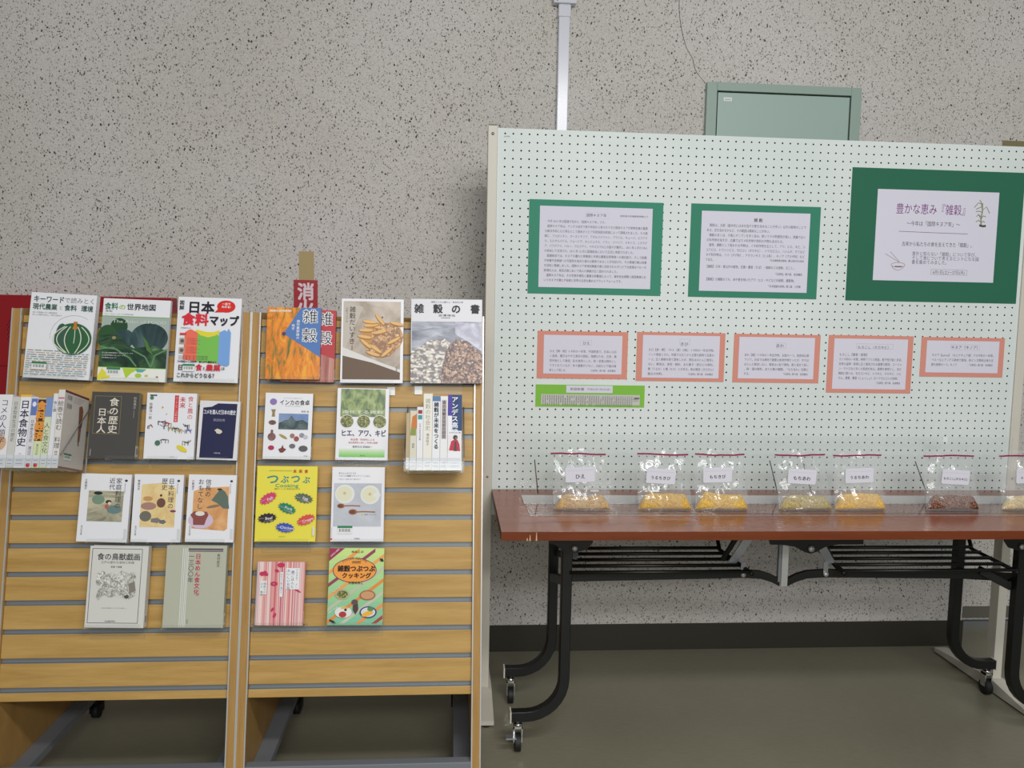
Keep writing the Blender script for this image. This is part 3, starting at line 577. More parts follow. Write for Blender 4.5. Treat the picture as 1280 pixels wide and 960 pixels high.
# ================================================================== slatwall racks
PITCH_S, G0, SH = .0705, .009, .0125
def rack(label, xi0, xi1):
    t = empty('slatwall_rack', label, 'display rack', T3((xi0+xi1)/2, RY, 0)); W = xi1-xi0
    loc = frame(Vector((-W/2, 0, RZ)), RU, RV, RN)          # local to the thing
    sl = MB(); sl.box((0.0005, -(PITCH_S-SH)/2, -.014), (W-.0005, (PITCH_S-SH)/2, 0), M['oak'], ch=.0012); base = sl.build('slat', t); me = base.data
    ch = MB(); ch.box((0.0005, -SH/2, -.014), (W-.0005, SH/2, -.0085), M['channel']); ch.box((.0005, -SH/2, -.0084), (W-.0005, -SH/2+.0012, -.001), M['channel']); cb = ch.build('groove_channel', t); cme = cb.data
    first = [True, True]
    for k in range(14):
        if first[1]: o = cb; first[1] = False
        else: o = cb.copy(); COL.objects.link(o)
        o.parent = t; o.matrix_local = loc @ T3(0, G0+PITCH_S*k, 0)
        if k < 13:
            if first[0]: o = base; first[0] = False
            else: o = base.copy(); COL.objects.link(o)
            o.parent = t; o.matrix_local = loc @ T3(0, G0+PITCH_S*(k+.5), 0)
    for v0, v1 in ((-.0176, G0-SH/2), (G0+13*PITCH_S+SH/2, .950)):
        m = MB(); m.box((.0005, v0, -.014), (W-.0005, v1, 0), M['oak'], ch=.0012); m.build('slat', t, loc)
    yt = RL*(1.247-RZ); zb = .115
    for s in (-1, 1):
        xa = -W/2-.0235 if s < 0 else W/2; xb = xa+.0235; f0 = -RL*(RZ-.035)-.010; f1 = yt-.010+.003
        m = MB(); m.prism([(xa, f0, .035), (xa, .50, .035), (xa, .50, .08), (xa, yt+.075, 1.247), (xa, f1-.003, 1.247)], (.0235, 0, 0), M['oak_v']); p = m.build('side_panel', t)
        dz = 1.247-.035
        for xx in (xa-.0006, xb-.0024):
            m = MB(); m.prism([(xx, f0-.0015, .034), (xx, f0+.004, .034), (xx, f1+.001, 1.2478), (xx, f1-.0045, 1.2478)], (.003, 0, 0), M['silver']); m.build('edge_trim', p)
        ix = xb if s < 0 else xa-.045
        m = MB(); m.box((ix+.0005, f0+.055, .065), (ix+.0445, .49, .085), M['greyframe']); m.build('base_rail', t)
    m = MB(); m.box((-W/2+.0005, -.045, .072), (W/2-.0005, -.018, .120), M['greyframe'], ch=.002); m.build('base_front_bar', t)
    m = MB(); m.prism([(-W/2, .45, .14), (-W/2, .465, .14), (-W/2, yt+.075, 1.24), (-W/2, yt+.06, 1.24)], (W, 0, 0), M['oak']); m.build('back_panel', t)
    for s in (-1, 1):
        for y in (.0, .455):
            x = s*(W/2-.035); m = MB(); m.cyl((x, y, .064), (x, y, .05), .012, BK); m.box((x-.016, y-.016, .018), (x-.010, y+.016, .052), BK); m.box((x+.010, y-.016, .018), (x+.016, y+.016, .052), BK); m.box((x-.016, y-.016, .048), (x+.016, y+.016, .056), BK); c = m.build('caster', t)
            m = MB(); m.cyl((x-.009, y, .023), (x+.009, y, .023), .023, M['rubber'], 20); m.build('wheel', c)
rack('left light oak slatwall rack, standing in front of the red cabinet', -1.107, -.5507)
rack('right light oak slatwall rack next to the pegboard post', -.5030, .0610)
# ================================================================== books facing forward
WH, OFFW = (232, 233, 238), (222, 221, 212)
def in_plane(pts, off):
    P = [onrack(x, y, off)-RP for x, y in pts]; P = [Vector((q.dot(RU), q.dot(RV))) for q in P]
    tl, tr, br, bl = P; ang = [math.atan2((tr-tl).y, (tr-tl).x), math.atan2((br-bl).y, (br-bl).x), math.atan2((tl-bl).y, (tl-bl).x)-math.pi/2, math.atan2((tr-br).y, (tr-br).x)-math.pi/2]
    a = sum(ang)/4; W = ((tr-tl).length+(br-bl).length)/2; H = ((tl-bl).length+(tr-br).length)/2
    c = (tl+tr+br+bl)/4; u = Vector((math.cos(a), math.sin(a))); v = Vector((-u.y, u.x)); o = c-u*W/2-v*H/2
    return frame(RP+RN*off+RU*o.x+RV*o.y, RU*u.x+RV*u.y, RU*v.x+RV*v.y, RN), W, H
def facing_book(label, pts, off, th, colr, draw, spine=None, group='books displayed cover forward on the racks', holder=None, rough=.35):
    fr, W, H = in_plane(pts, off)
    t = empty('book', label, 'book', fr, group)
    cm = mat(colr, rough, 0, .4); k = .0015
    m = MB(); m.box((0, 0, -k), (W, H, 0), cm); m.box((0, 0, -th), (W, H, -th+k), cm); m.box((W-k, 0, -th+k), (W, H, -k), mat(spine or colr, rough, 0, .4)); m.build('cover', t)
    m = MB(); m.box((.002, .002, -th+k), (W-k, H-.002, -k), M['pages']); m.build('page_block', t)
    p = Print(W, H); draw(p); p.build('cover_print', t)
    if spine is not False:
        m = MB(); m.box((W, .006, -th+.003), (W+.0003, .034, -.003), mat((214, 214, 212), .5)); m.box((W+.0003, .012, -th+.006), (W+.0005, .028, -.006), mat((150, 152, 160), .5)); m.build('shelf_label', t)
    if holder:
        hf, hu, name, drop = holder
        o = Vector(fr.translation); fr2 = frame(o-RN*0, RU, RV, RN)
        h = empty('book_holder', name, 'book holder', fr2, 'clear acrylic book holders')
        a, b = hf*W, hu*W; back = -off+.0012
        m = MB(); m.box((a, -.0036, back), (b, -.0006, .010), M['acrylic_soft'], {3: AE, 5: AE}); m.build('ledge', h)
        m = MB(); m.box((a, -.0006, .0072), (b, .007, .010), M['acrylic_soft'], {4: AE}); m.build('lip', h)
        m = MB(); m.box((a, -drop, back), (b, -.0037, back+.0025), M['acrylic_soft'], {2: AE, 3: AE, 5: AE}); m.build('back_plate', h)
    return t
PM = {}
PM['veg'] = print_noise('print_vegetables', [(.3, (16, 28, 26)), (.45, (34, 62, 46)), (.58, (70, 108, 66)), (.75, (150, 172, 150))], 9, (1, 1, 1), 4, 1.5)
PM['pump'] = print_noise('print_pumpkin', [(.3, (24, 40, 44)), (.5, (52, 78, 80)), (.75, (128, 148, 152))], 16, (1, .3, 1), 3, .8)
PM['paint'] = print_noise('print_brush_strokes', [(.28, (60, 92, 50)), (.38, (120, 122, 44)), (.46, (216, 122, 24)), (.56, (236, 146, 30)), (.68, (244, 178, 48)), (.8, (160, 96, 30))], 55, (1, .28, 1), 4, 1.2)
PM['penne'] = print_noise('print_minced_topping', [(.1, (140, 98, 62)), (.4, (188, 140, 96)), (.7, (216, 172, 124)), (.95, (236, 208, 164))], 170, kind='vor')
PM['plate'] = print_noise('print_plate', [(.3, (140, 124, 108)), (.6, (196, 184, 170)), (.8, (214, 206, 196))], 14, (1, 1, 1), 3, .5)
PM['seeds'] = print_noise('print_brown_grain', [(.02, (84, 70, 72)), (.3, (150, 118, 104)), (.6, (190, 156, 134)), (.95, (222, 200, 184))], 210, kind='vor')
PM['whiteseed'] = print_noise('print_white_seed', [(.0, (124, 118, 120)), (.2, (168, 160, 152)), (.5, (216, 210, 200)), (.95, (240, 238, 230))], 120, (1, 1.6, 1), kind='vor', rot=.5)
PM['cloth'] = print_noise('print_grey_cloth', [(.3, (98, 100, 118)), (.5, (142, 146, 160)), (.7, (196, 200, 212))], 22, (.5, 2, 1), 4, 1)
PM['cloth2'] = print_noise('print_pale_cloth', [(.3, (150, 150, 172)), (.6, (206, 208, 222)), (.8, (226, 228, 236))], 22, (1, 1, 1), 4, 1)
PM['scroll'] = print_noise('print_scroll_painting', [(.3, (110, 112, 96)), (.48, (170, 166, 142)), (.6, (206, 198, 170)), (.8, (122, 118, 98))], 22, (.35, 1, 1), 5, 1.5)
PM['scroll2'] = print_noise('print_gold_screen', [(.3, (214, 180, 120)), (.5, (232, 208, 150)), (.75, (240, 224, 180))], 16, (1, 1, 1), 4, 1)
PM['scroll3'] = print_noise('print_orange_screen', [(.3, (196, 134, 84)), (.5, (222, 168, 112)), (.75, (234, 192, 146))], 14, (1, 1, 1), 4, 1)
PM['field'] = print_noise('print_millet_field', [(.25, (60, 78, 74)), (.42, (104, 124, 84)), (.56, (150, 168, 104)), (.72, (178, 190, 150)), (.85, (96, 110, 104))], 60, (1, .6, 1), 5, .5)
PM['millet'] = print_noise('print_millet_seed', [(.1, (80, 92, 50)), (.5, (150, 150, 78)), (.95, (206, 200, 140))], 380, kind='vor')
PM['machu'] = print_noise('print_mountain', [(.3, (30, 44, 52)), (.5, (62, 84, 84)), (.7, (110, 122, 128))], 30, (1, 1, 1), 5, 1)
PM['sky'] = print_noise('print_hazy_sky', [(.3, (92, 124, 178)), (.7, (150, 166, 196))], 12)
PM['greytable'] = print_noise('print_grey_table', [(.3, (176, 182, 192)), (.7, (200, 204, 212))], 12)
PM['stone'] = print_noise('print_clay', [(.3, (90, 64, 60)), (.7, (150, 110, 100))], 80)
PM['ink'] = print_noise('print_ink_drawing', [(.42, (224, 224, 218)), (.5, (176, 174, 168)), (.54, (112, 110, 106)), (.58, (214, 214, 208))], 60, (1, 1, 1), 5, 2)
PM['stripes'] = print_noise('print_red_bark', [(.3, (150, 76, 70)), (.5, (186, 120, 108)), (.7, (206, 160, 146))], 90, (1, .04, 1), 3)
def c_keyword(p):
    GN = (70, 104, 92)
    p.fit('キーワード', .04, .50, .075, .085, (60, 84, 84), 1.5); p.fit('で読みとく', .51, .96, .075, .07, (128, 140, 136), .3)
    p.fit('現代農業', .04, .41, .165, .075, (58, 96, 82), 1.4); p.fit('と', .44, .49, .17, .05, (150, 164, 156), .2); p.fit('食料', .52, .71, .165, .075, (58, 96, 82), 1.4); p.fit('環境', .78, .96, .165, .075, (58, 96, 82), 1.4)
    p.fit('食料・環境問題の入門・基礎知識事典', .05, .42, .235, .02, (160, 160, 160)); p.fit('食と人の関係を見直し、明日を創造する', .05, .50, .262, .02, (160, 160, 160))
    p.ell(.70, .53, .285, .255, (48, 98, 62), 34); p.ell(.52, .50, .09, .20, (60, 92, 78), 20); p.rect(.985, .25, 1.0, .75, WH)
    for a in (-.78, -.62, -.33, .28, .58):
        p.line([(.71+a*.36*math.sin(math.pi*(.12+.8*k/12))+a*.05, .385+.31*k/12) for k in range(13)], (214, 222, 200), .014)
    p.line([(.72, .4), (.725, .5), (.72, .58)], (214, 222, 200), .01)
    p.poly([(.68, .41), (.72, .42), (.76, .41), (.74, .36), (.75, .325), (.69, .325), (.70, .36)], (190, 122, 52))
    p.line([(.71+.36*math.cos(t), .50-.25*math.sin(t)*1.0) for t in [1.0+k*.12 for k in range(20)]], (206, 210, 206), .006)
    random.seed(11)
    for i in range(12):
        u = .03
        while u < .95:
            wd = random.uniform(.04, .16)
            if not (i < 1 and u > .45): p.rect(u, .675+i*.0255, min(u+wd, .97), .682+i*.0255, ((120, 150, 128), (206, 160, 104), (130, 150, 160), (110, 140, 116))[(i+(u > .5)) % 4])
            u += wd+.02
    p.barcode(.14, .815, .22, .09)
def c_atlas(p):
    p.fit('食料', .02, .22, .095, .09, (52, 120, 88), 1.6); p.fit('の', .23, .33, .1, .07, (150, 190, 60), 1.2); p.fit('世界地図', .35, .78, .095, .085, (46, 58, 58), 1.4)
    p.fit('[第2版]', .04, .14, .155, .022, INK); p.fit('エリック・ミルストーン ティム・ラング 著 大賀圭治 監訳', .03, .46, .19, .016, GREYT)
    p.rect(0, .212, 1, .84, (164, 178, 170)); p.rect(0, .212, 1, .222, (120, 172, 90))
    p.ell(.26, .34, .13, .13, (38, 74, 46)); p.ell(.10, .45, .14, .16, (44, 84, 48)); p.ell(.72, .47, .28, .23, PM['pump'], 30); p.ell(.35, .49, .15, .15, PM['pump'], 30)
    p.poly([(0, .84), (1, .84), (1, .62), (.8, .56), (.5, .60), (.3, .52), (0, .46)], PM['veg'])
    p.ell(.15, .52, .2, .10, PM['veg']); p.ell(.2, .48, .03, .025, (150, 140, 100))
    for pts in (((.78, .82), (.82, .68), (1.0, .60)), ((.77, .82), (.68, .70), (.48, .62)), ((0, .62), (.2, .60), (.45, .72), (.56, .82)), ((.0, .59), (.25, .62), (.40, .70))): p.line(pts, (96, 140, 96), .022)
    p.poly([(.62, .44), (.70, .52), (.80, .68), (.70, .62)], (78, 120, 52))
    p.fit('The Atlas of FOOD', .16, .96, .275, .055, (204, 214, 204), 0)
    for i in range(3): p.fit('食と農の環境問題まで気になるデータで', .04, .5-.12*i, .665+i*.03, .016, (220, 226, 220), .6)
    p.rect(0, .835, 1, .843, (130, 184, 60)); p.rect(0, .843, 1, 1, (232, 234, 228))
    p.poly([(.0, .95), (.06, .85), (.12, .9), (.2, .9), (.18, .97), (.06, .99), (0, 1)], (222, 214, 70)); p.poly([(.36, .845), (.62, .845), (.5, .9), (.42, .97)], (176, 206, 60)); p.ell(.6, .93, .05, .035, (170, 200, 70)); p.poly([(.55, .85), (.72, .85), (.66, .89), (.58, .89)], (96, 170, 160)); p.ell(.72, .93, .03, .02, (206, 190, 110)); p.ell(.88, .94, .02, .015, (180, 120, 100))
    p.barcode(.13, .84, .2, .1)
def c_map(p):
    p.text('図解', .06, .04, .058, (40, 34, 46), 2, vert=True); p.fit('日本', .15, .57, .12, .15, (30, 26, 40), 2.6); p.ell(.76, .10, .145, .10, (214, 40, 30), 28); p.poly([(.58, .175), (.66, .11), (.72, .17)], (214, 40, 30))
    p.text('一目で', .76, .07, .032, (250, 236, 236), 2, 'C'); p.text('わかる!', .76, .105, .032, (250, 236, 236), 2, 'C')
    p.fit('食料', .07, .49, .265, .15, (216, 44, 60), 3); p.fit('マップ', .50, .97, .27, .13, (30, 26, 40), 2.6); p.fit('食料問題研究会・編', .07, .22, .37, .016, INK)
    R, Gn, Y, B = (236, 112, 88), (120, 190, 84), (226, 214, 60), (120, 164, 222)
    p.poly([(.13, .74), (.36, .76), (.36, .43), (.30, .41), (.24, .385), (.2, .39), (.14, .42)], R); p.poly([(.34, .76), (.7, .78), (.7, .44), (.6, .45), (.5, .46), (.42, .43), (.34, .41)], Gn)
    p.poly([(.30, .40), (.38, .45), (.5, .475), (.62, .45), (.68, .42), (.68, .385), (.58, .41), (.48, .41), (.38, .395), (.32, .385)], Y); p.poly([(.68, .79), (.82, .81), (.86, .79), (.86, .41), (.82, .36), (.8, .40), (.76, .38), (.68, .41)], B)
    p.rect(.06, .43, .16, .455, (206, 60, 70))
    for v in (.49, .60): p.rect(.06, v, .15, v+.07, (178, 166, 156)); p.ell(.105, v+.035, .03, .03, (110, 90, 80))
    for i in range(8): p.fit('なるほど！食料と農業が見えてくる本', .18, .34+.04*(i % 2), .495+i*.0205+(.02 if i > 3 else 0), .014, (150, 90, 90), .3)
    for i in range(3): p.fit('食料自給率・農業・輸入・消費・食の安全を図解で解説', .06, .52, .70+i*.018, .013, GREYT, .3)
    p.fit('TPP問題から自給率、値上がり最新まで', .05, .66, .765, .026, (44, 40, 40), 1.4)
    p.fit('日本の', .06, .32, .835, .07, (44, 36, 44), 1.6); p.fit('食', .34, .44, .83, .08, (206, 40, 56), 2); p.fit('と', .45, .49, .84, .04, INK, 1); p.fit('農業', .50, .73, .83, .08, (206, 40, 56), 2); p.fit('は', .74, .8, .835, .04, INK, 1)
    p.fit('これからどうなる？', .05, .64, .925, .06, (44, 36, 44), 1.4); p.barcode(.14, .795, .19, .085)
def zak(p, blue, sub):
    if blue:
        p.rect(0, 0, 1, 1, PM['paint']); p.rect(.03, .03, .45, .065, (226, 176, 130)); p.fit('雑穀・畑作農耕', .05, .43, .047, .026, (240, 240, 236), 1)
        p.poly([(.98, .68), (.36, .39), (.32, .36), (.63, 0), (1, 0), (1, .69)], (86, 124, 184)); p.ell(.32, .37, .035, .035, (84, 60, 96))
    else:
        p.rect(0, .6, 1, 1, PM['stripes']); p.poly([(1, .68), (.3, .5), (0, .3), (0, 0), (1, 0)], (190, 68, 74))
    for ch, v in (('雑', .12), ('穀', .385)):
        p.text(ch, .80, v, .20, (238, 240, 244), 3.6, 'C', sx=1.05); p.text(ch, .80, v, .20, (34, 36, 46), .4, 'C', sx=1.05)
    if blue: p.text('畑作農耕論の', .58, .17, .045, (236, 240, 246), .8, vert=True); p.text('地平', .49, .23, .045, (236, 240, 246), .8, vert=True)
    else: p.text('II', .72, .49, .085, (238, 240, 240), 4, 'C'); p.text('II', .72, .49, .085, (30, 30, 36), 1, 'C')
def c_pasta(p):
    p.rect(.03, .03, .955, .96, PM['plate']); p.poly([(.03, .96), (.03, .67), (.5, .75), (.955, .86), (.955, .96)], (112, 92, 78)); p.poly([(.03, .67), (.35, .10), (.03, .03)], (196, 188, 178)); p.poly([(.03, .58), (.5, .72), (.955, .84), (.955, .875), (.5, .76), (.03, .68)], (222, 220, 216))
    p.ell(.66, .47, .33, .26, (196, 146, 90), 28); p.ell(.74, .45, .26, .22, PM['penne'], 24); p.ell(.64, .60, .24, .14, PM['penne'], 20)
    for u, v, r in ((.54, .33, .3), (.62, .40, -.2), (.48, .32, -.1), (.56, .60, .6), (.46, .28, .1), (.40, .38, .0), (.38, .46, .15), (.40, .54, .7), (.62, .25, .9), (.85, .50, -.5), (.52, .66, .3), (.74, .64, -.7), (.9, .3, .2)):
        p.ell(u, v, .125, .033, (176, 122, 66), 14, r); p.ell(u, v-.005, .115, .024, (230, 186, 122), 14, r)
    p.text('雑穀だいすき', .18, .09, .074, (96, 88, 80), .2, vert=True); p.text('ー', .18, .55, .07, (96, 88, 80), .2, vert=True); p.text('小町リッツォ', .09, .1, .03, (140, 132, 124), .1, vert=True); p.text('白澤明子', .90, .80, .024, (150, 146, 140), .1, vert=True)
    p.ell(.66, .22, .012, .012, (50, 60, 50))
def c_sho(p):
    p.rect(.01, .27, .99, 1, PM['cloth']); p.poly([(.62, .27), (.99, .29), (.99, .62), (.8, .5), (.62, .42)], PM['cloth2']); p.poly([(0, .63), (.25, .5), (.46, .47), (.6, .55), (.62, 1), (0, 1)], PM['whiteseed']); p.poly([(.42, 1), (.44, .8), (.5, .6), (.62, .48), (.8, .5), (1, .66), (1, 1)], PM['seeds'])
    for s, u in (('雑', .11), ('穀', .375), ('の', .63), ('書', .90)): p.text(s, u, .115, .115, (46, 48, 54), 2, 'C')
    p.fit('雑穀とともに暮らし・食文化の旅', .28, .73, .035, .02, GREYT); p.fit('吉澤律也', .38, .62, .195, .028, GREYT, .4); p.rect(.42, .222, .55, .226, GREYT)
def c_rekishi(p):
    p.frame(.07, .06, .64, .63, (140, 132, 84), .006); p.text('食の歴史', .49, .08, .132, (226, 220, 206), .8, vert=True, sx=1.1); p.text('日本人', .25, .24, .125, (226, 220, 206), .8, vert=True, sx=1.1); p.text('と', .38, .30, .05, (226, 220, 206), .4, 'C'); p.text('前島典文', .93, .06, .045, (190, 186, 176), .3, vert=True); p.line([(.925, .26), (.92, .38)], (150, 148, 140), .01)
    p.line([(.065, .86), (.06, .96)], (190, 186, 176), .01)
def c_noshoku(p):
    p.text('食と農の', .88, .04, .088, (204, 56, 66), .6, vert=True); p.text('未来', .72, .05, .088, (204, 56, 66), .8, vert=True); p.rect(.56, .035, .64, .44, (208, 52, 60)); p.text('ユーラシア一万年の旅', .60, .05, .037, (240, 224, 222), .6, vert=True)
    p.rect(.06, .03, .2, .05, (60, 80, 70)); p.ell(.10, .08, .04, .04, (80, 130, 100)); p.text('佐藤洋一郎', .09, .15, .05, GREYT, .3, vert=True)
    random.seed(5)
    for u, v, c in ((.1, .5, (130, 90, 100)), (.33, .44, (60, 60, 70)), (.38, .5, (80, 120, 130)), (.52, .53, (150, 150, 60)), (.62, .54, (40, 40, 44)), (.7, .56, (170, 150, 70)), (.87, .56, (90, 90, 160)), (.82, .49, (60, 60, 60)), (.4, .71, (70, 80, 70)), (.85, .74, (60, 56, 50)), (.44, .46, (170, 60, 60))):
        for k in range(3):
            a = random.uniform(-.09, .09); b = random.uniform(-.03, .03); p.line([(u+a, v+b), (u+a*.3, v-b*.6), (u-a, v+b*.5), (u-a*.9, v+.05)], c, .012)
    p.ell(.27, .76, .055, .055, (74, 116, 96), 14); p.ell(.76, .84, .12, .05, (226, 208, 60), 14, .5); p.text('小さい', .58, .965, .02, GREYT, .2, 'C')
    p.ell(.33, .22, .02, .02, (214, 170, 90), 8); p.ell(.42, .32, .015, .015, (214, 190, 110), 8)
def c_navy(p):
    p.poly([(.07, .97), (.90, .97), (.93, .04), (.45, .04), (.3, .1), (.09, .12)], (34, 36, 74)); p.fit('コメを選んだ日本の歴史', .10, .90, .19, .085, (226, 226, 236), 1.2); p.text('原田信男', .5, .325, .05, (160, 162, 190), .6, 'C')
    p.poly([(.40, .5), (.47, .47), (.52, .48), (.58, .5), (.6, .53), (.54, .56), (.46, .55), (.44, .52)], (214, 206, 190)); p.text('文春新書', .5, .885, .028, (190, 190, 206), .6, 'C')
def c_inka(p):
    p.ell(.17, .135, .075, .07, (142, 120, 180), 24); p.fit('インカの食卓', .30, .93, .14, .085, (44, 36, 40), 1); p.fit('アンデスの食とその歴史をたずねて', .38, .78, .075, .02, (190, 180, 190)); p.fit('食べ物からみた文明と暮らし', .42, .78, .195, .02, (180, 170, 180)); p.fit('高野 潤', .76, .92, .275, .03, GREYT, .3)
    p.rect(.30, .31, .92, .55, PM['sky']); p.poly([(.30, .55), (.92, .55), (.92, .45), (.8, .40), (.66, .42), (.56, .34), (.5, .40), (.42, .41), (.30, .46)], PM['machu']); CL = PM['stone']
    p.poly([(.15, .36), (.22, .36), (.21, .30), (.23, .25), (.13, .25), (.16, .30)], (150, 130, 96)); p.ell(.17, .45, .08, .05, CL); p.ell(.17, .665, .085, .085, CL, 16); p.rect(.145, .56, .195, .62, (130, 90, 84)); p.ell(.41, .66, .10, .028, (170, 150, 84), 14, .5); p.ell(.60, .645, .05, .05, (158, 120, 106)); p.ell(.69, .69, .055, .055, (158, 84, 84)); p.ell(.80, .635, .055, .05, (150, 146, 156)); p.ell(.88, .66, .05, .045, (196, 194, 206))
    p.ell(.17, .83, .065, .05, (176, 50, 86)); p.poly([(.32, .85), (.36, .9), (.42, .9), (.49, .85), (.43, .83), (.41, .78), (.38, .83)], (122, 64, 60)); p.ell(.61, .80, .065, .05, (112, 110, 114)); p.ell(.84, .835, .095, .065, (96, 92, 96)); p.text('平凡社', .9, .945, .02, GREYT, .2, 'C')
def c_hie(p):
    p.rect(.07, .01, .93, .40, PM['field']); p.text('進化する雑穀', .5, .33, .05, (220, 226, 214), 1, 'C', sx=1.9)
    for u in (.20, .52, .83): p.ell(u, .465, .135, .13, WH, 26); p.ell(u, .465, .125, .12, PM['millet'], 26)
    p.fit('ヒエ、アワ、キビ', .09, .955, .625, .10, (66, 58, 92), 1.4); p.fit('新品種・新技術による', .28, .74, .715, .032, (196, 108, 110), .4); p.fit('高品質栽培と新しい利用の展開', .24, .80, .758, .03, (196, 108, 110), .4); p.fit('星野次汪 武田純一', .32, .70, .815, .03, INK, .5)
    for i in range(8): k = i/7; p.rect(.07, .84+i*.0145, .94, .84+(i+1)*.0145+.001, (int(222-92*k), int(232-30*k), int(218-116*k)))
    p.text('農文協', .52, .937, .022, (50, 80, 40), .6, 'C')
def hist(bigs, author, pic):
    def f(p):
        pic(p)
        for s, u, v in bigs: p.text(s, u, v, .089, (54, 54, 60), .6, vert=True)
        p.text(author, .10, .08, .038, (60, 60, 64), .3, vert=True); p.text('吉川弘文館', .09, .76, .028, GREYT, .2, vert=True); p.ell(.90, .09, .03, .025, (50, 60, 60), 8); p.text('読みなおす日本史', .885, .13, .018, GREYT, .1, vert=True); p.rect(.93, .80, .985, .95, (210, 212, 214))
    return f
def pic1(p): p.rect(.17, .25, .87, .70, PM['scroll']); p.ell(.37, .38, .13, .1, (120, 146, 126), 12); p.ell(.36, .285, .09, .035, (40, 46, 44), 12); p.ell(.7, .52, .15, .09, (106, 132, 130), 12); p.ell(.58, .41, .06, .04, (48, 52, 50), 12); p.ell(.55, .48, .04, .05, (186, 96, 80), 10); p.ell(.6, .43, .035, .03, (226, 206, 180), 10)
def pic2(p):
    p.poly([(.16, .78), (.86, .78), (.86, .2), (.6, .12), (.16, .15)], PM['scroll2']); p.ell(.32, .47, .16, .08, (168, 130, 120), 12); p.ell(.57, .42, .09, .1, (112, 78, 66), 12); p.ell(.56, .31, .025, .025, (60, 50, 46)); p.ell(.27, .62, .12, .11, (112, 110, 100), 12); p.ell(.48, .68, .12, .06, (128, 124, 120), 10, 0, .2); p.ell(.62, .70, .08, .05, (112, 112, 112), 10, 0, .2); p.ell(.82, .54, .06, .025, (122, 70, 92)); p.ell(.3, .36, .1, .05, (196, 150, 96), 10)
def pic3(p):
    p.poly([(.12, .8), (.8, .83), (.86, .8), (.86, .17), (.3, .2), (.12, .25)], PM['scroll3']); p.ell(.3, .68, .26, .17, (208, 190, 210), 20); p.poly([(.08, .6), (.15, .55), (.42, .55), (.46, .6), (.42, .66), (.38, .75), (.15, .75), (.14, .66)], (140, 78, 74)); p.ell(.28, .58, .10, .05, (226, 222, 216), 10); p.poly([(.5, .38), (.62, .26), (.68, .2), (.78, .25), (.84, .32), (.88, .5), (.76, .5), (.62, .42)], (96, 112, 100)); p.ell(.66, .215, .05, .02, (36, 40, 40)); p.ell(.55, .47, .15, .03, (140, 116, 90), 12, -.2)
def c_yellow(p):
    TE = (52, 142, 138)
    p.text('つ', .26, .17, .155, TE, 1.6, 'C', sx=1.1); p.text('ぶ', .46, .175, .11, TE, 1.4, 'C'); p.text('つ', .64, .165, .13, TE, 1.4, 'C'); p.text('ぶ', .82, .18, .10, TE, 1.2, 'C'); p.text('Cooking', .50, .255, .062, (84, 168, 130), .8, 'C', sx=1.45)
    for s, u in (('未', .625), ('来', .72), ('食', .815)): p.text(s, u, .065, .05, (196, 74, 44), 1.4, 'C')
    p.line([(.2, .06), (.58, .06)], (140, 130, 60), .005); p.fit('雑穀でミート・卵・魚料理を未来にかえる', .30, .72, .302, .022, (110, 104, 60), .4)
    for u, v, r, c, s, s2 in ((.20, .43, .55, (204, 68, 104), 'つぶつぶ', 'Fish'), (.79, .425, -.22, (92, 108, 86), 'つぶつぶ', 'Egg'), (.52, .56, -.38, (34, 128, 96), 'つぶつぶ', 'Pork'), (.20, .69, .12, (44, 40, 44), 'つぶつぶ', 'Beef'), (.84, .71, .38, (214, 78, 72), 'つぶつぶ', 'Cream'), (.50, .815, -.12, (52, 84, 178), 'つぶつぶ', 'Chicken')):
        p.ell(u, v, .165, .085, c, 28, -r, .22); p.text(s2, u+.03, v, .05, (226, 214, 222), 1.2, 'C', sx=1.1, rot=r*.9); p.text(s, u-.10*math.cos(r), v+.075*math.sin(r)*.8, .018, (226, 214, 222), .4, 'C', rot=r*.9); p.text('つぶつぶ料理', u+.02, v+.038, .02, (216, 206, 214), .4, 'C', rot=r*.9)
    p.text('大谷ゆみこ', .46, .93, .02, (120, 112, 60), .4, 'C'); p.rect(.955, .80, .985, .92, (220, 222, 214))
def c_soup(p):
    p.rect(.04, .22, .945, .80, PM['greytable']); p.fit('赤ちゃんからママの', .12, .45, .085, .03, GREYT, .5); p.fit('つぶつぶ雑穀マタニティーごはん', .12, .72, .12, .028, GREYT, .5); p.fit('大谷ゆみこの雑穀で安心の離乳食まで', .12, .54, .165, .018, (150, 150, 156))
    for u, v in ((.25, .365), (.73, .375)): p.ell(u, v, .185, .18, (226, 228, 224), 28); p.ell(u-.01, v, .15, .145, (222, 222, 196), 28); p.ell(u-.005, v-.01, .03, .03, (206, 186, 140), 10)
    p.ell(.86, .38, .07, .05, (226, 228, 224))
    for u, v, k in ((.18, .525, 1), (.41, .605, 1.15)): p.ell(u, v, .07*k, .045*k, (150, 92, 62), 16); p.ell(u-.01, v, .045*k, .028*k, (118, 68, 46), 12); p.line([(u+.05, v), (u+.2, v-.005), (u+.37*k, v)], (158, 100, 72), .022)
    p.ell(.59, .638, .018, .018, (226, 190, 60), 8); p.fit('野菜 つぶつぶ', .63, .85, .64, .016, GREYT, .3); p.barcode(.13, .79, .28, .11); p.text('学陽書房', .5, .96, .02, GREYT, .3, 'C'); p.rect(0, .81, .03, .93, (206, 210, 212)); p.ell(.02, .965, .02, .02, (220, 60, 70), 8)
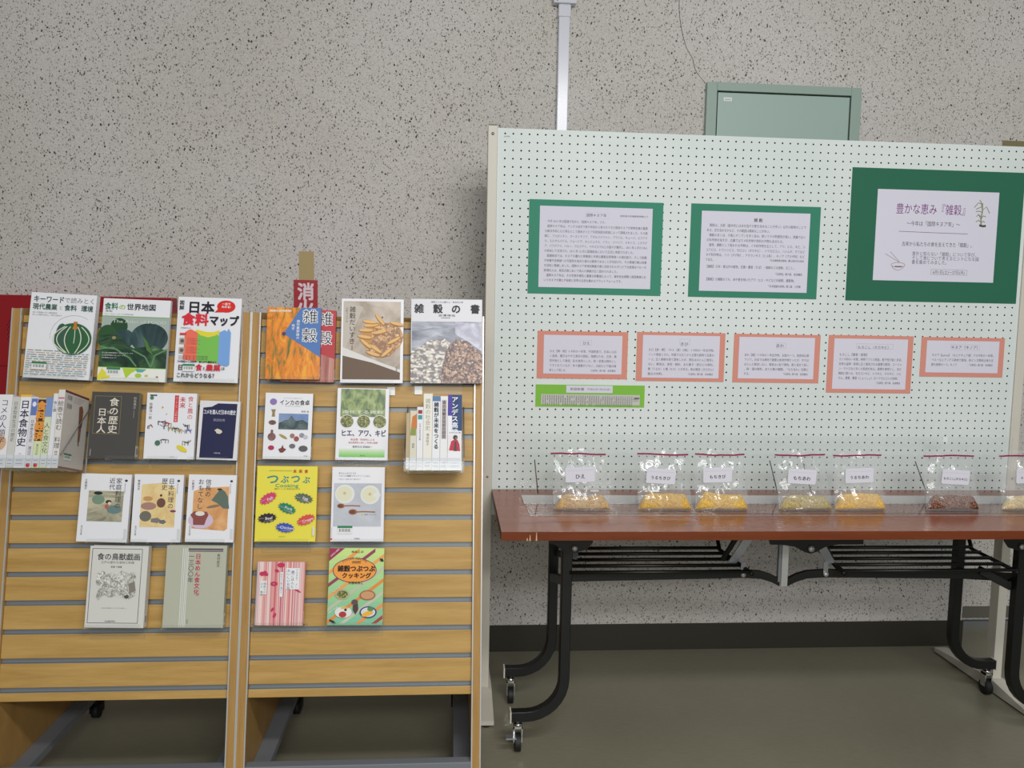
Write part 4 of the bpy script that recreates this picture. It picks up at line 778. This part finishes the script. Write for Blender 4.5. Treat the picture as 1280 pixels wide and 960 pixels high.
def c_choju(p):
    p.frame(.04, .03, .90, .945, (84, 84, 100), .006); p.fit('食の鳥獣戯画', .13, .86, .13, .09, (70, 70, 74), .8); p.fit('江戸の意外な食材と料理', .2, .77, .2, .035, (128, 128, 130), .3); p.text('高橋 千劔破', .47, .255, .026, GREYT, .4, 'C')
    p.poly([(.16, .62), (.2, .52), (.14, .45), (.16, .33), (.26, .30), (.3, .35), (.4, .33), (.5, .36), (.56, .30), (.68, .33), (.78, .31), (.82, .38), (.8, .5), (.84, .6), (.7, .66), (.5, .6), (.4, .64), (.3, .60), (.2, .67)], PM['ink'])
    p.poly([(.7, .46), (.8, .43), (.83, .55), (.72, .58)], (134, 130, 122)); p.ell(.68, .62, .05, .035, (84, 80, 76), 10, 0, .2)
    p.fit('食卓の動物たちと江戸の暮らし', .27, .7, .76, .016, (160, 160, 164)); p.text('河出書房新社', .43, .92, .022, GREYT, .4, 'C')
def c_men(p):
    for u in (.27, .30, .33, .355): p.rect(u, .03, u+.011, .99, (226, 228, 226))
    p.rect(.36, .035, .94, .05, (80, 60, 84)); p.rect(.36, .055, .94, .062, (120, 104, 120)); p.rect(.36, .067, .94, .073, (80, 60, 84))
    p.text('日本めん食文化', .53, .095, .070, (194, 56, 84), .8, vert=True); p.text('の', .55, .60, .035, (150, 70, 90), .2, 'C'); p.text('一三〇〇年', .42, .095, .070, (88, 84, 84), .2, vert=True); p.text('奥村彪生', .87, .095, .04, (96, 96, 92), .3, vert=True); p.text('農文協', .405, .90, .016, GREYT, .2, vert=True)
def c_pink(p):
    random.seed(9); u = 0
    while u < 1:
        wd = random.uniform(.012, .05); c = random.choice([(212, 130, 132), (226, 160, 156), (184, 166, 176), (204, 112, 124), (232, 200, 196), (214, 150, 150)]); p.rect(u, 0, min(u+wd, 1), 1, c); u += wd
        if random.random() < .5: p.rect(u, 0, min(u+.01, 1), 1, (240, 234, 228)); u += .01
    RD = (196, 52, 92)
    for a, b, r1, r2, q in ((.11, .19, .05, .045, .6), (.17, .18, .05, .05, -.5), (.20, .2, .045, .03, 0), (.50, .05, .08, .05, 0), (.42, .14, .05, .03, .4), (.86, .45, .09, .02, .5), (.36, .75, .05, .025, -1), (.41, .84, .055, .03, -1.1)): p.ell(a, b, r1, r2, RD, 12, q)
    for k in range(3): p.line([(.37+.07*math.cos(a*.5)*(1-k*.25), .345+.03*math.sin(a*.5)*(1-k*.25)) for a in range(14)], RD, .014)
    p.rect(.08, .30, .22, .51, (226, 230, 232)); p.text('福島ミヤ', .18, .32, .045, GREYT, .3, vert=True); p.text('ひと 鶴子', .12, .33, .04, GREYT, .3, vert=True); p.rect(.49, .16, .56, .55, (228, 232, 234)); p.text('あかるい味に満ちて', .525, .18, .035, GREYT, .1, vert=True); p.rect(.61, .095, .895, .43, (232, 234, 238))
    p.text('そのままで　よし', .84, .11, .036, GREYT, .3, vert=True); p.text('鶴ごはんと', .755, .13, .055, INK, .3, vert=True); p.text('おいしいお話', .67, .11, .052, INK, .3, vert=True)
def c_tsubu(p):
    for i in range(10): k = i/9; p.rect(0, i/10, 1, (i+1)/10+.001, (int(200-70*k), int(226-30*k), int(140+20*k)))
    for i, c in enumerate([(236, 160, 90), (150, 70, 90), (236, 166, 96), (190, 196, 170), (228, 140, 70), (196, 200, 176), (232, 150, 84), (168, 70, 62), (236, 170, 110), (210, 214, 200), (120, 60, 60)]):
        v = -.25+i*.16; a = (0, v+.55); b = (1, v+.0)
        A = (max(0, 0), a[1]); 
        pts = [(0, a[1]), (0, a[1]+.05), (1, b[1]+.05), (1, b[1])]
        if pts[0][1] > 1:
            t0 = (a[1]-.98)/.55; pts = [(t0, .98), (min(t0+.09, 1), .98), (1, b[1]+.05), (1, b[1])]
        if b[1] < 0:
            t1 = 1+b[1]/.55; pts = [(0, a[1]), (0, a[1]+.05), (t1, .05), (t1, 0)]
        if 0 <= min(q[1] for q in pts) and max(q[1] for q in pts) <= 1: p.poly(pts, c)
    p.poly([(0, .17), (0, 0), (.28, 0)], (160, 52, 86)); p.text('世界初の雑穀', .10, .06, .025, (228, 206, 214), .8, 'C', rot=.75)
    p.ell(.47, .29, .40, .225, (110, 74, 96), 36); p.ell(.47, .29, .385, .212, (242, 160, 72), 36)
    for i, ch in enumerate('MILLET RECIPE'):
        a = math.radians(128-i*6.35); p.text(ch, .47+.43*math.cos(a)*.78, .33-.20*math.sin(a), .045, (110, 80, 56), .4, 'C', rot=a-math.pi/2)
    p.fit('ゆみこの', .4, .62, .045, .035, (40, 40, 44), 1); p.fit('雑穀つぶつぶ', .16, .84, .265, .085, (44, 30, 24), 2.4); p.fit('クッキング', .24, .77, .355, .075, (44, 30, 24), 2.2); p.fit('大谷ゆみこ', .36, .63, .45, .04, (60, 40, 30), 1); p.rect(.42, .17, .58, .18, (60, 80, 60)); p.rect(.42, .19, .58, .195, (60, 80, 60))
    p.ell(.26, .60, .13, .09, (186, 176, 140), 20); p.ell(.26, .60, .10, .07, PM['millet'], 20); p.ell(.72, .61, .145, .09, (166, 106, 76), 20); p.ell(.72, .61, .12, .07, (204, 156, 112), 20); p.ell(.49, .70, .06, .05, (98, 80, 86), 12); p.poly([(.46, .74), (.55, .72), (.56, .80), (.51, .86), (.46, .80)], (84, 64, 66)); p.ell(.29, .83, .155, .10, (226, 228, 222), 22); p.ell(.28, .86, .07, .055, (176, 58, 62), 12); p.ell(.31, .775, .08, .02, (224, 180, 90), 10); p.ell(.33, .80, .03, .03, (40, 50, 40), 8, 0, .3)
    p.ell(.74, .83, .155, .105, (60, 62, 120), 22); p.ell(.74, .83, .13, .085, (214, 220, 222), 22); p.ell(.73, .85, .11, .045, (238, 180, 66), 14, -.3); p.ell(.78, .79, .06, .04, (84, 140, 90), 10); p.ell(.10, .95, .08, .025, (50, 44, 44), 10, .5, .3); p.ell(.96, .15, .05, .03, (44, 40, 50), 8, .6, .3)
    p.text('つぶつぶ', .14, .54, .03, (236, 238, 228), .8, 'C', rot=.6); p.text('millet recipe', .10, .80, .03, (236, 238, 228), .8, 'C', rot=.6)
GB = None
B = facing_book; O1 = .034
B('thick white book with a big green pumpkin on its cover, top left of the racks', [(41, 366), (121.5, 368.5), (111, 475.5), (27, 471)], O1, .020, WH, c_keyword, holder=(.02, .82, 'acrylic holder under the white book with the green pumpkin', .026))
B('world food atlas with dark green vegetable photograph, second in the top row', [(131.3, 373.3), (214.3, 375.4), (205.7, 477.2), (120.2, 476)], O1, .012, WH, c_atlas, holder=(.08, .92, 'acrylic holder under the vegetable photograph book', .026))
B('white book with red and black title and rainbow coloured map, third in the top row', [(224.4, 371.3), (303.1, 373), (295.9, 478.3), (215.5, 477.2)], O1, .010, WH, c_map, spine=False, holder=(.12, .97, 'acrylic holder under the rainbow map book', .026))
B('orange painted book with a blue wedge and title 雑穀, in front of the red volume', [(335.4, 384), (400.7, 385.1), (399.9, 474.3), (330.5, 473.7)], O1+.006, .016, (216, 132, 40), lambda p: zak(p, True, 0), spine=(86, 124, 184), holder=(.06, 1.3, 'acrylic holder under the orange and the red volumes', .026))
B('red volume two titled 雑穀 II, half hidden behind the orange book', [(355, 387), (419.9, 387.9), (417.5, 477.8), (349, 477)], O1-.014, .016, (190, 120, 104), lambda p: zak(p, False, 0), spine=(176, 62, 66))
B('white framed cookbook with a photograph of pasta in the top row', [(428.1, 373.6), (505.2, 374), (502.8, 478.6), (424.4, 478.6)], O1, .012, WH, c_pasta, holder=(.0, .86, 'acrylic holder under the pasta cookbook', .026))
B('wide book 雑穀の書 with heaped brown and white seed photograph, top row right end', [(514.4, 374.1), (603.3, 374.1), (601.9, 479.2), (513, 478.7)], O1, .012, (214, 214, 220), c_sho, spine=(200, 200, 204), holder=(.02, .72, 'acrylic holder under the book with the heaped seeds', .026))
B('dark grey book with white upright lettering 食の歴史, second row', [(116.2, 490), (174.3, 490.6), (167.5, 574.3), (107.9, 572.8)], O1, .022, (72, 70, 68), c_rekishi, spine=(150, 146, 132), holder=(.42, 1.2, 'acrylic holder under the dark grey book', .024), rough=.6)
B('white book with small sketches of people, animals and a yellow splash, second row', [(185.2, 491), (246.7, 491.6), (241.6, 574), (178.2, 573.6)], O1, .014, WH, c_noshoku, holder=(.1, .7, 'acrylic holder under the white book with small sketches', .024))
B('small navy blue paperback with white border, beside the white sketch book', [(250.6, 500.8), (300.6, 501.9), (295.9, 575.8), (245, 574)], O1, .012, (222, 222, 226), c_navy, holder=(-.2, .78, 'acrylic holder under the navy paperback', .024))
B('white book インカの食卓 with pottery pictures and a mountain photograph', [(332.6, 491.1), (392.4, 492), (387.2, 574.3), (327.8, 573.9)], O1, .014, WH, c_inka, spine=(90, 96, 90), holder=(-.06, 1.06, 'acrylic holder under the book with pottery pictures', .024))
B('white book ヒエ、アワ、キビ with a green field photograph and three seed discs', [(422.4, 484.8), (486.6, 486.3), (484.4, 575.4), (418.8, 574.9)], O1, .012, WH, c_hie, holder=(.0, 1.02, 'acrylic holder under the book with three seed discs', .024))
B('white paperback with an old scroll painting and title 家庭料理の近代, third row left', [(103.4, 592), (165.4, 593.1), (157.6, 677.9), (94, 677)], O1, .013, WH, hist([('家庭料理の', .76, .05), ('近代', .625, .05)], '江原絢子', pic1), holder=(.22, .98, 'acrylic holder under the paperback with the old scroll painting', .022))
B('white paperback with gold screen painting and title 日本料理の歴史', [(169.3, 592.9), (230, 593.5), (225.2, 677.9), (162.1, 677.6)], O1, .013, WH, hist([('日本料理の', .76, .05), ('歴史', .62, .05)], '熊倉功夫', pic2), holder=(-.06, .36, 'acrylic holder under the paperback with the gold screen painting', .022))
B('white paperback with orange screen painting and title 信長のおもてなし', [(236.7, 593.1), (296.2, 594), (291.1, 677.9), (230.6, 677.4)], O1, .012, WH, hist([('信長の', .42, .06), ('おもてなし', .27, .06)], '江後迪子', pic3), holder=(-.26, .84, 'acrylic holder under the paperback with the orange screen painting', .022))
B('bright yellow cookbook with jagged coloured word blots', [(322.9, 582.6), (396.8, 582.9), (394.2, 676.9), (317.1, 676.9)], O1, .010, (232, 220, 72), c_yellow, spine=(226, 214, 70), holder=(.08, .90, 'acrylic holder under the bright yellow cookbook', .030))
B('white cookbook with two soup bowls and two wooden spoons', [(416.1, 583.8), (481.1, 583.8), (479.2, 676.9), (412.4, 676.9)], O1, .009, WH, c_soup, holder=(.06, 1.0, 'acrylic holder under the cookbook with soup bowls', .012))
B('white book with thin dark border and ink drawing, 食の鳥獣戯画', [(114.1, 682.6), (186.2, 682.9), (178.9, 785), (104.3, 784.5)], O1, .022, (214, 214, 208), c_choju, holder=(.02, .96, 'acrylic holder under the book with the ink drawing', .034))
B('grey green book with red upright lettering and four white lines', [(210.3, 682), (283.9, 682), (278.5, 784.5), (201.3, 785)], O1, .018, (182, 184, 166), c_men, spine=(172, 174, 158), holder=(.0, 1.0, 'acrylic holder under the grey green book', .032), rough=.55)
B('pink striped book with red leaves and fruits, bottom row', [(321.9, 702), (382, 702.5), (378.1, 781.7), (318, 781.7)], O1, .010, (216, 150, 150), c_pink, holder=(-.08, 1.06, 'acrylic holder under the pink striped book', .034))
B('colourful cookbook with an orange oval title and food pictures, bottom row', [(412.5, 685.2), (480.5, 685.2), (477.8, 781.3), (408.3, 781.3)], O1, .011, (150, 200, 150), c_tsubu, spine=(110, 140, 110), holder=(-.02, 1.0, 'acrylic holder under the cookbook with the orange oval', .034))
# ------------------------------------------------------------------ books standing spine out in clear bins
def spine_bin(label, left_px, y_px, Y, tilt, specs, group, pre, open_left=.0):
    a = math.radians(tilt); V = Vector((0, math.sin(a), math.cos(a))); N = Vector((0, -math.cos(a), math.sin(a)))
    o = onY(left_px, y_px, Y); kx = Y/FPX*1.0
    t = empty('book_bin', label, 'book bin', frame(o, RU, V, N)); TW = sum(s[0] for s in specs)*kx+.003; D = .132
    m = MB(); m.box((-.002, -.004, -D), (TW+.002, -.0008, .006), M['acrylic_soft'], {2: M['acrylic_soft']}); m.build('bin_floor', t)
    m = MB(); m.box((-.002, -.0008, .0032), (TW+.002, .022, .006), M['acrylic_soft'], {4: AE}); m.build('front_lip', t)
    for x in (-.0045, TW+.002):
        m = MB(); m.prism([(x, -.004, .006), (x, .03, .006), (x, .17, -D), (x, -.004, -D)], (.0025, 0, 0), M['acrylic_soft']); s = m.build('bin_side', t)
        m = MB(); m.tube([(x+.00125, .03, .006), (x+.00125, .17, -D)], .0014, mat((104, 100, 96), .4), 6); m.tube([(x+.00125, -.004, -D), (x+.00125, .17, -D)], .0018, AE, 6); m.build('edge', s)
    m = MB(); m.box((-.0045, -.004, -D-.003), (TW+.0045, .1, -D-.0003), M['acrylic_soft'], {4: AE}); m.build('bin_back', t)
    x = .0005
    for i, (wpx, hpx, colr, dep, lab, dr) in enumerate(specs):
        W = wpx*kx-.0006; H = hpx*kx; back = 0 if len(lab) == 0 else 0
        b = empty('book', lab, 'book', frame(o+RU*x, RU, V, N), group)
        k = .0013; cm = mat(colr, .4, 0, .4); m = MB(); m.box((0, 0, -k), (W, H, 0), cm); m.box((0, 0, -dep), (k, H, -k), cm); m.box((W-k, 0, -dep), (W, H, -k), cm); m.build('cover', b)
        m = MB(); m.box((k, .002, -dep+.002), (W-k, H-.002, -k), M['pages']); m.build('page_block', b)
        p = Print(W, H, .0002, .00004); dr(p); p.build('spine_print', b)
        m = MB(); m.box((W*.06, .004, .0004), (W*.94, .030, .0006), mat((206, 210, 216), .5)); m.box((W*.2, .009, .0006), (W*.8, .0105, .0008), mat((150, 152, 170), .5)); m.box((W*.2, .017, .0006), (W*.8, .0185, .0008), mat((150, 152, 170), .5)); m.build('shelf_label', b)
        pre(b, i, W, H, dep); x += wpx*kx
def sp(title, c=(60, 58, 66), s=.1, v=.06, bold=.6, author='', av=.7, extra=None):
    def f(p):
        if extra: extra(p)
        p.text(title, .5, v, s, c, bold, vert=True)
        if author: p.text(author, .5, av, .04, GREYT, .3, vert=True)
    return f
def left_extra(b, i, W, H, dep):
    if i in (3, 4):
        m = MB(); r = .0045; m.cyl((W/2, .006, .0008), (W/2, .006, .0012), r, mat((214, 30, 46), .5)); m.build('red_dot', b)
    if i == 7:
        fr = frame(Vector((W, 0, 0)), Vector((0, 0, -1)), Vector((0, 1, 0)), Vector((1, 0, 0)))
        p = Print(dep, H, .0003, .00004); p.rect(0, 0, 1, 1, (206, 200, 194)); p.rect(0, 0, 1, .03, (112, 66, 72)); p.rect(0, .975, 1, 1, (132, 84, 84))
        for v in (.05, .16):
            p.rect(.10, v, .30, v+.07, (214, 214, 214))
            for k in range(9): p.rect(.11+k*.021, v+.004, .11+k*.021+(.008 if k % 3 else .014), v+.066, (90, 88, 88))
        for k in range(3): p.fit('ISBN 定価 本体', .36, .8-.08*k, .06+k*.03, .018, (150, 146, 146), .2)
        p.poly([(.60, .16), (.72, .14), (.78, .2), (.76, .4), (.74, .6), (.70, .66), (.66, .62), (.64, .4)], (128, 82, 60)); p.poly([(.64, .36), (.78, .34), (.77, .42), (.65, .44)], (84, 56, 50)); p.ell(.70, .66, .03, .02, (90, 84, 80), 8)
        p.barcode(.16, .80, .30, .085); p.build('back_print', b, fr)
GL = 'books standing spine out in the left bin'
def oval(p): p.ell(.4, .66, .5, .6, (206, 168, 132), 14)
def tagy(p): p.rect(0, 0, 1, .03, (232, 184, 74))
def blue(p): p.rect(.05, .02, .95, .26, (100, 120, 182)); p.ell(.5, .1, .3, .4, (222, 226, 236), 10)
def brown(p): p.rect(0, .02, 1, .62, (74, 48, 40)); p.rect(0, .62, 1, 1, (206, 218, 170)); p.text('食料経済', .5, .04, .14, (222, 150, 66), 3, vert=True)
def green(p): p.rect(0, 0, 1, 1, (206, 214, 180)); p.rect(0, 0, 1, .28, (120, 146, 196))
spine_bin('clear acrylic bin of eight upright books hanging left of the dark grey book', -12.5, 584.5, 1.93, 16,
  [(17, 90, (226, 226, 230), .128, 'white book コメの人類学 with a tan oval on its spine, at the left picture edge', sp('コメの人類学', (70, 60, 84), .10, .06, .2, '', .7, oval)),
   (9.3, 87, (202, 202, 196), .12, 'slim pale grey book, second in the left bin', sp('日本型食生活の歴史', (110, 108, 112), .062, .06, .3)),
   (13, 90, (228, 229, 234), .128, 'white book 日本食物史 with a yellow strip along its top', sp('日本食物史', (50, 46, 72), .125, .07, 1, '江原絢子', .80, tagy)),
   (8.3, 87, (216, 214, 218), .12, 'slim white book with a blue panel at the top of its spine', sp('日本食生活史 渡辺実', (80, 74, 96), .052, .32, .3, '', .8, blue)),
   (9.3, 86, (196, 190, 160), .12, 'pale green book with orange lettering on a dark brown panel', sp('', INK, .1, .1, 0, '食の文化', .66, brown)),
   (8.3, 87, (206, 214, 190), .12, 'pale green book with a blue panel above dark lettering', sp('人と食文化', (70, 84, 60), .085, .36, .6, '', .8, green)),
   (5.5, 92, (222, 222, 226), .128, 'very thin white book squeezed beside the last book of the left bin', sp('食と農', (90, 90, 104), .05, .1, .3)),
   (8.0, 97, (218, 214, 210), .128, 'tallest book of the left bin, its beige back cover with a brown brush mark showing', sp('絵巻で読む 料理', (80, 70, 72), .075, .14, .4, '林望', .78, lambda p: p.rect(.05, .10, .95, .12, (190, 110, 130))))],
  GL, left_extra)
def right_extra(b, i, W, H, dep): pass
def pana(p): p.rect(0, .02, 1, .42, (214, 206, 180)); p.poly([(0, .42), (1, .3), (1, .05), (.3, .1)], (200, 120, 60)); p.rect(.1, .3, .9, .42, (130, 150, 70)); p.rect(.2, .92, .4, .97, (60, 56, 52)); p.rect(.6, .92, .8, .97, (60, 56, 52))
def pand(p): p.rect(.15, .05, .85, .11, (150, 50, 66)); p.rect(.15, .13, .85, .2, (60, 150, 150))
def pblue(p): p.rect(0, 0, 1, .07, (88, 124, 168))
def pandes(p):
    p.rect(0, 0, .72, .28, (74, 62, 156)); p.rect(.30, .0, .72, .48, (46, 60, 108)); p.rect(.72, 0, 1, .48, (38, 72, 120)); p.rect(0, .535, 1, .75, (226, 222, 222)); p.ell(.55, .57, .17, .18, (60, 56, 62), 14); p.poly([(.1, .74), (.25, .62), (.45, .6), (.7, .6), (.85, .66), (.9, .75)], (186, 52, 76)); p.poly([(.45, .75), (.5, .62), (.62, .62), (.66, .75)], (84, 66, 66)); p.ell(.62, .58, .09, .09, (150, 110, 96), 10)
    p.text('アンデス高地', .5, .02, .083, (230, 234, 240), 1.6, vert=True, sx=1.1); p.fit('山本紀夫 編', .08, .92, .505, .022, GREYT, .3)
spine_bin('clear acrylic bin of seven upright books beside the pegboard post', 506.5, 587.5, 1.945, 13,
  [(5, 72, (176, 158, 120), .11, 'thin beige book, leftmost and lowest in the right bin', sp('', INK)),
   (8.5, 75, (206, 202, 184), .11, 'beige and green paperback, second in the right bin', sp('', INK, .1, .1, 0, '雑穀', .55, pana)),
   (8, 80, (222, 222, 226), .11, 'thin white book with a red and a teal tag near its top, right bin', sp('日本の食生活全集', (90, 92, 110), .033, .26, .3, '', .8, pand)),
   (11.5, 97, (222, 220, 208), .128, 'cream book 雑穀の社会史, fourth in the right bin', sp('雑穀の社会史', (150, 148, 142), .069, .06, .2, '増田昭子', .52)),
   (10, 94, (222, 224, 228), .128, 'white book with bold black title 雑穀が未来をつくる', sp('雑穀が未来をつくる', (40, 44, 52), .069, .08, 2.2, '', .7, pblue)),
   (9.5, 94, (222, 222, 224), .128, 'white book with an outlined grey title panel, next to the indigo topped book', sp('食の体験文化史の研究', (70, 56, 60), .050, .06, 1.2, '', .8, lambda p: p.rect(.18, .05, .82, .58, (176, 168, 170)))),
   (18, 96, (226, 226, 230), .128, 'thickest book of the right bin with indigo panel and a figure in red', pandes)],
  'books standing spine out in the right bin', right_extra)
# loose white tags
for x, y, lab in ((489, 489, 'white tag stuck under the ledge right of the pasta cookbook'), (523, 488, 'white tag stuck under the ledge of the heaped seeds book')):
    q = onrack(x, y, .0045); m = MB(); m.box((-.010, -.011, -.0004), (.010, .011, .0002), mat((236, 238, 236), .4)); o = m.build('tag', None, frame(q, RU, RV, RN)); tag(o, lab, 'tag')
bpy.data.objects.remove(_to)
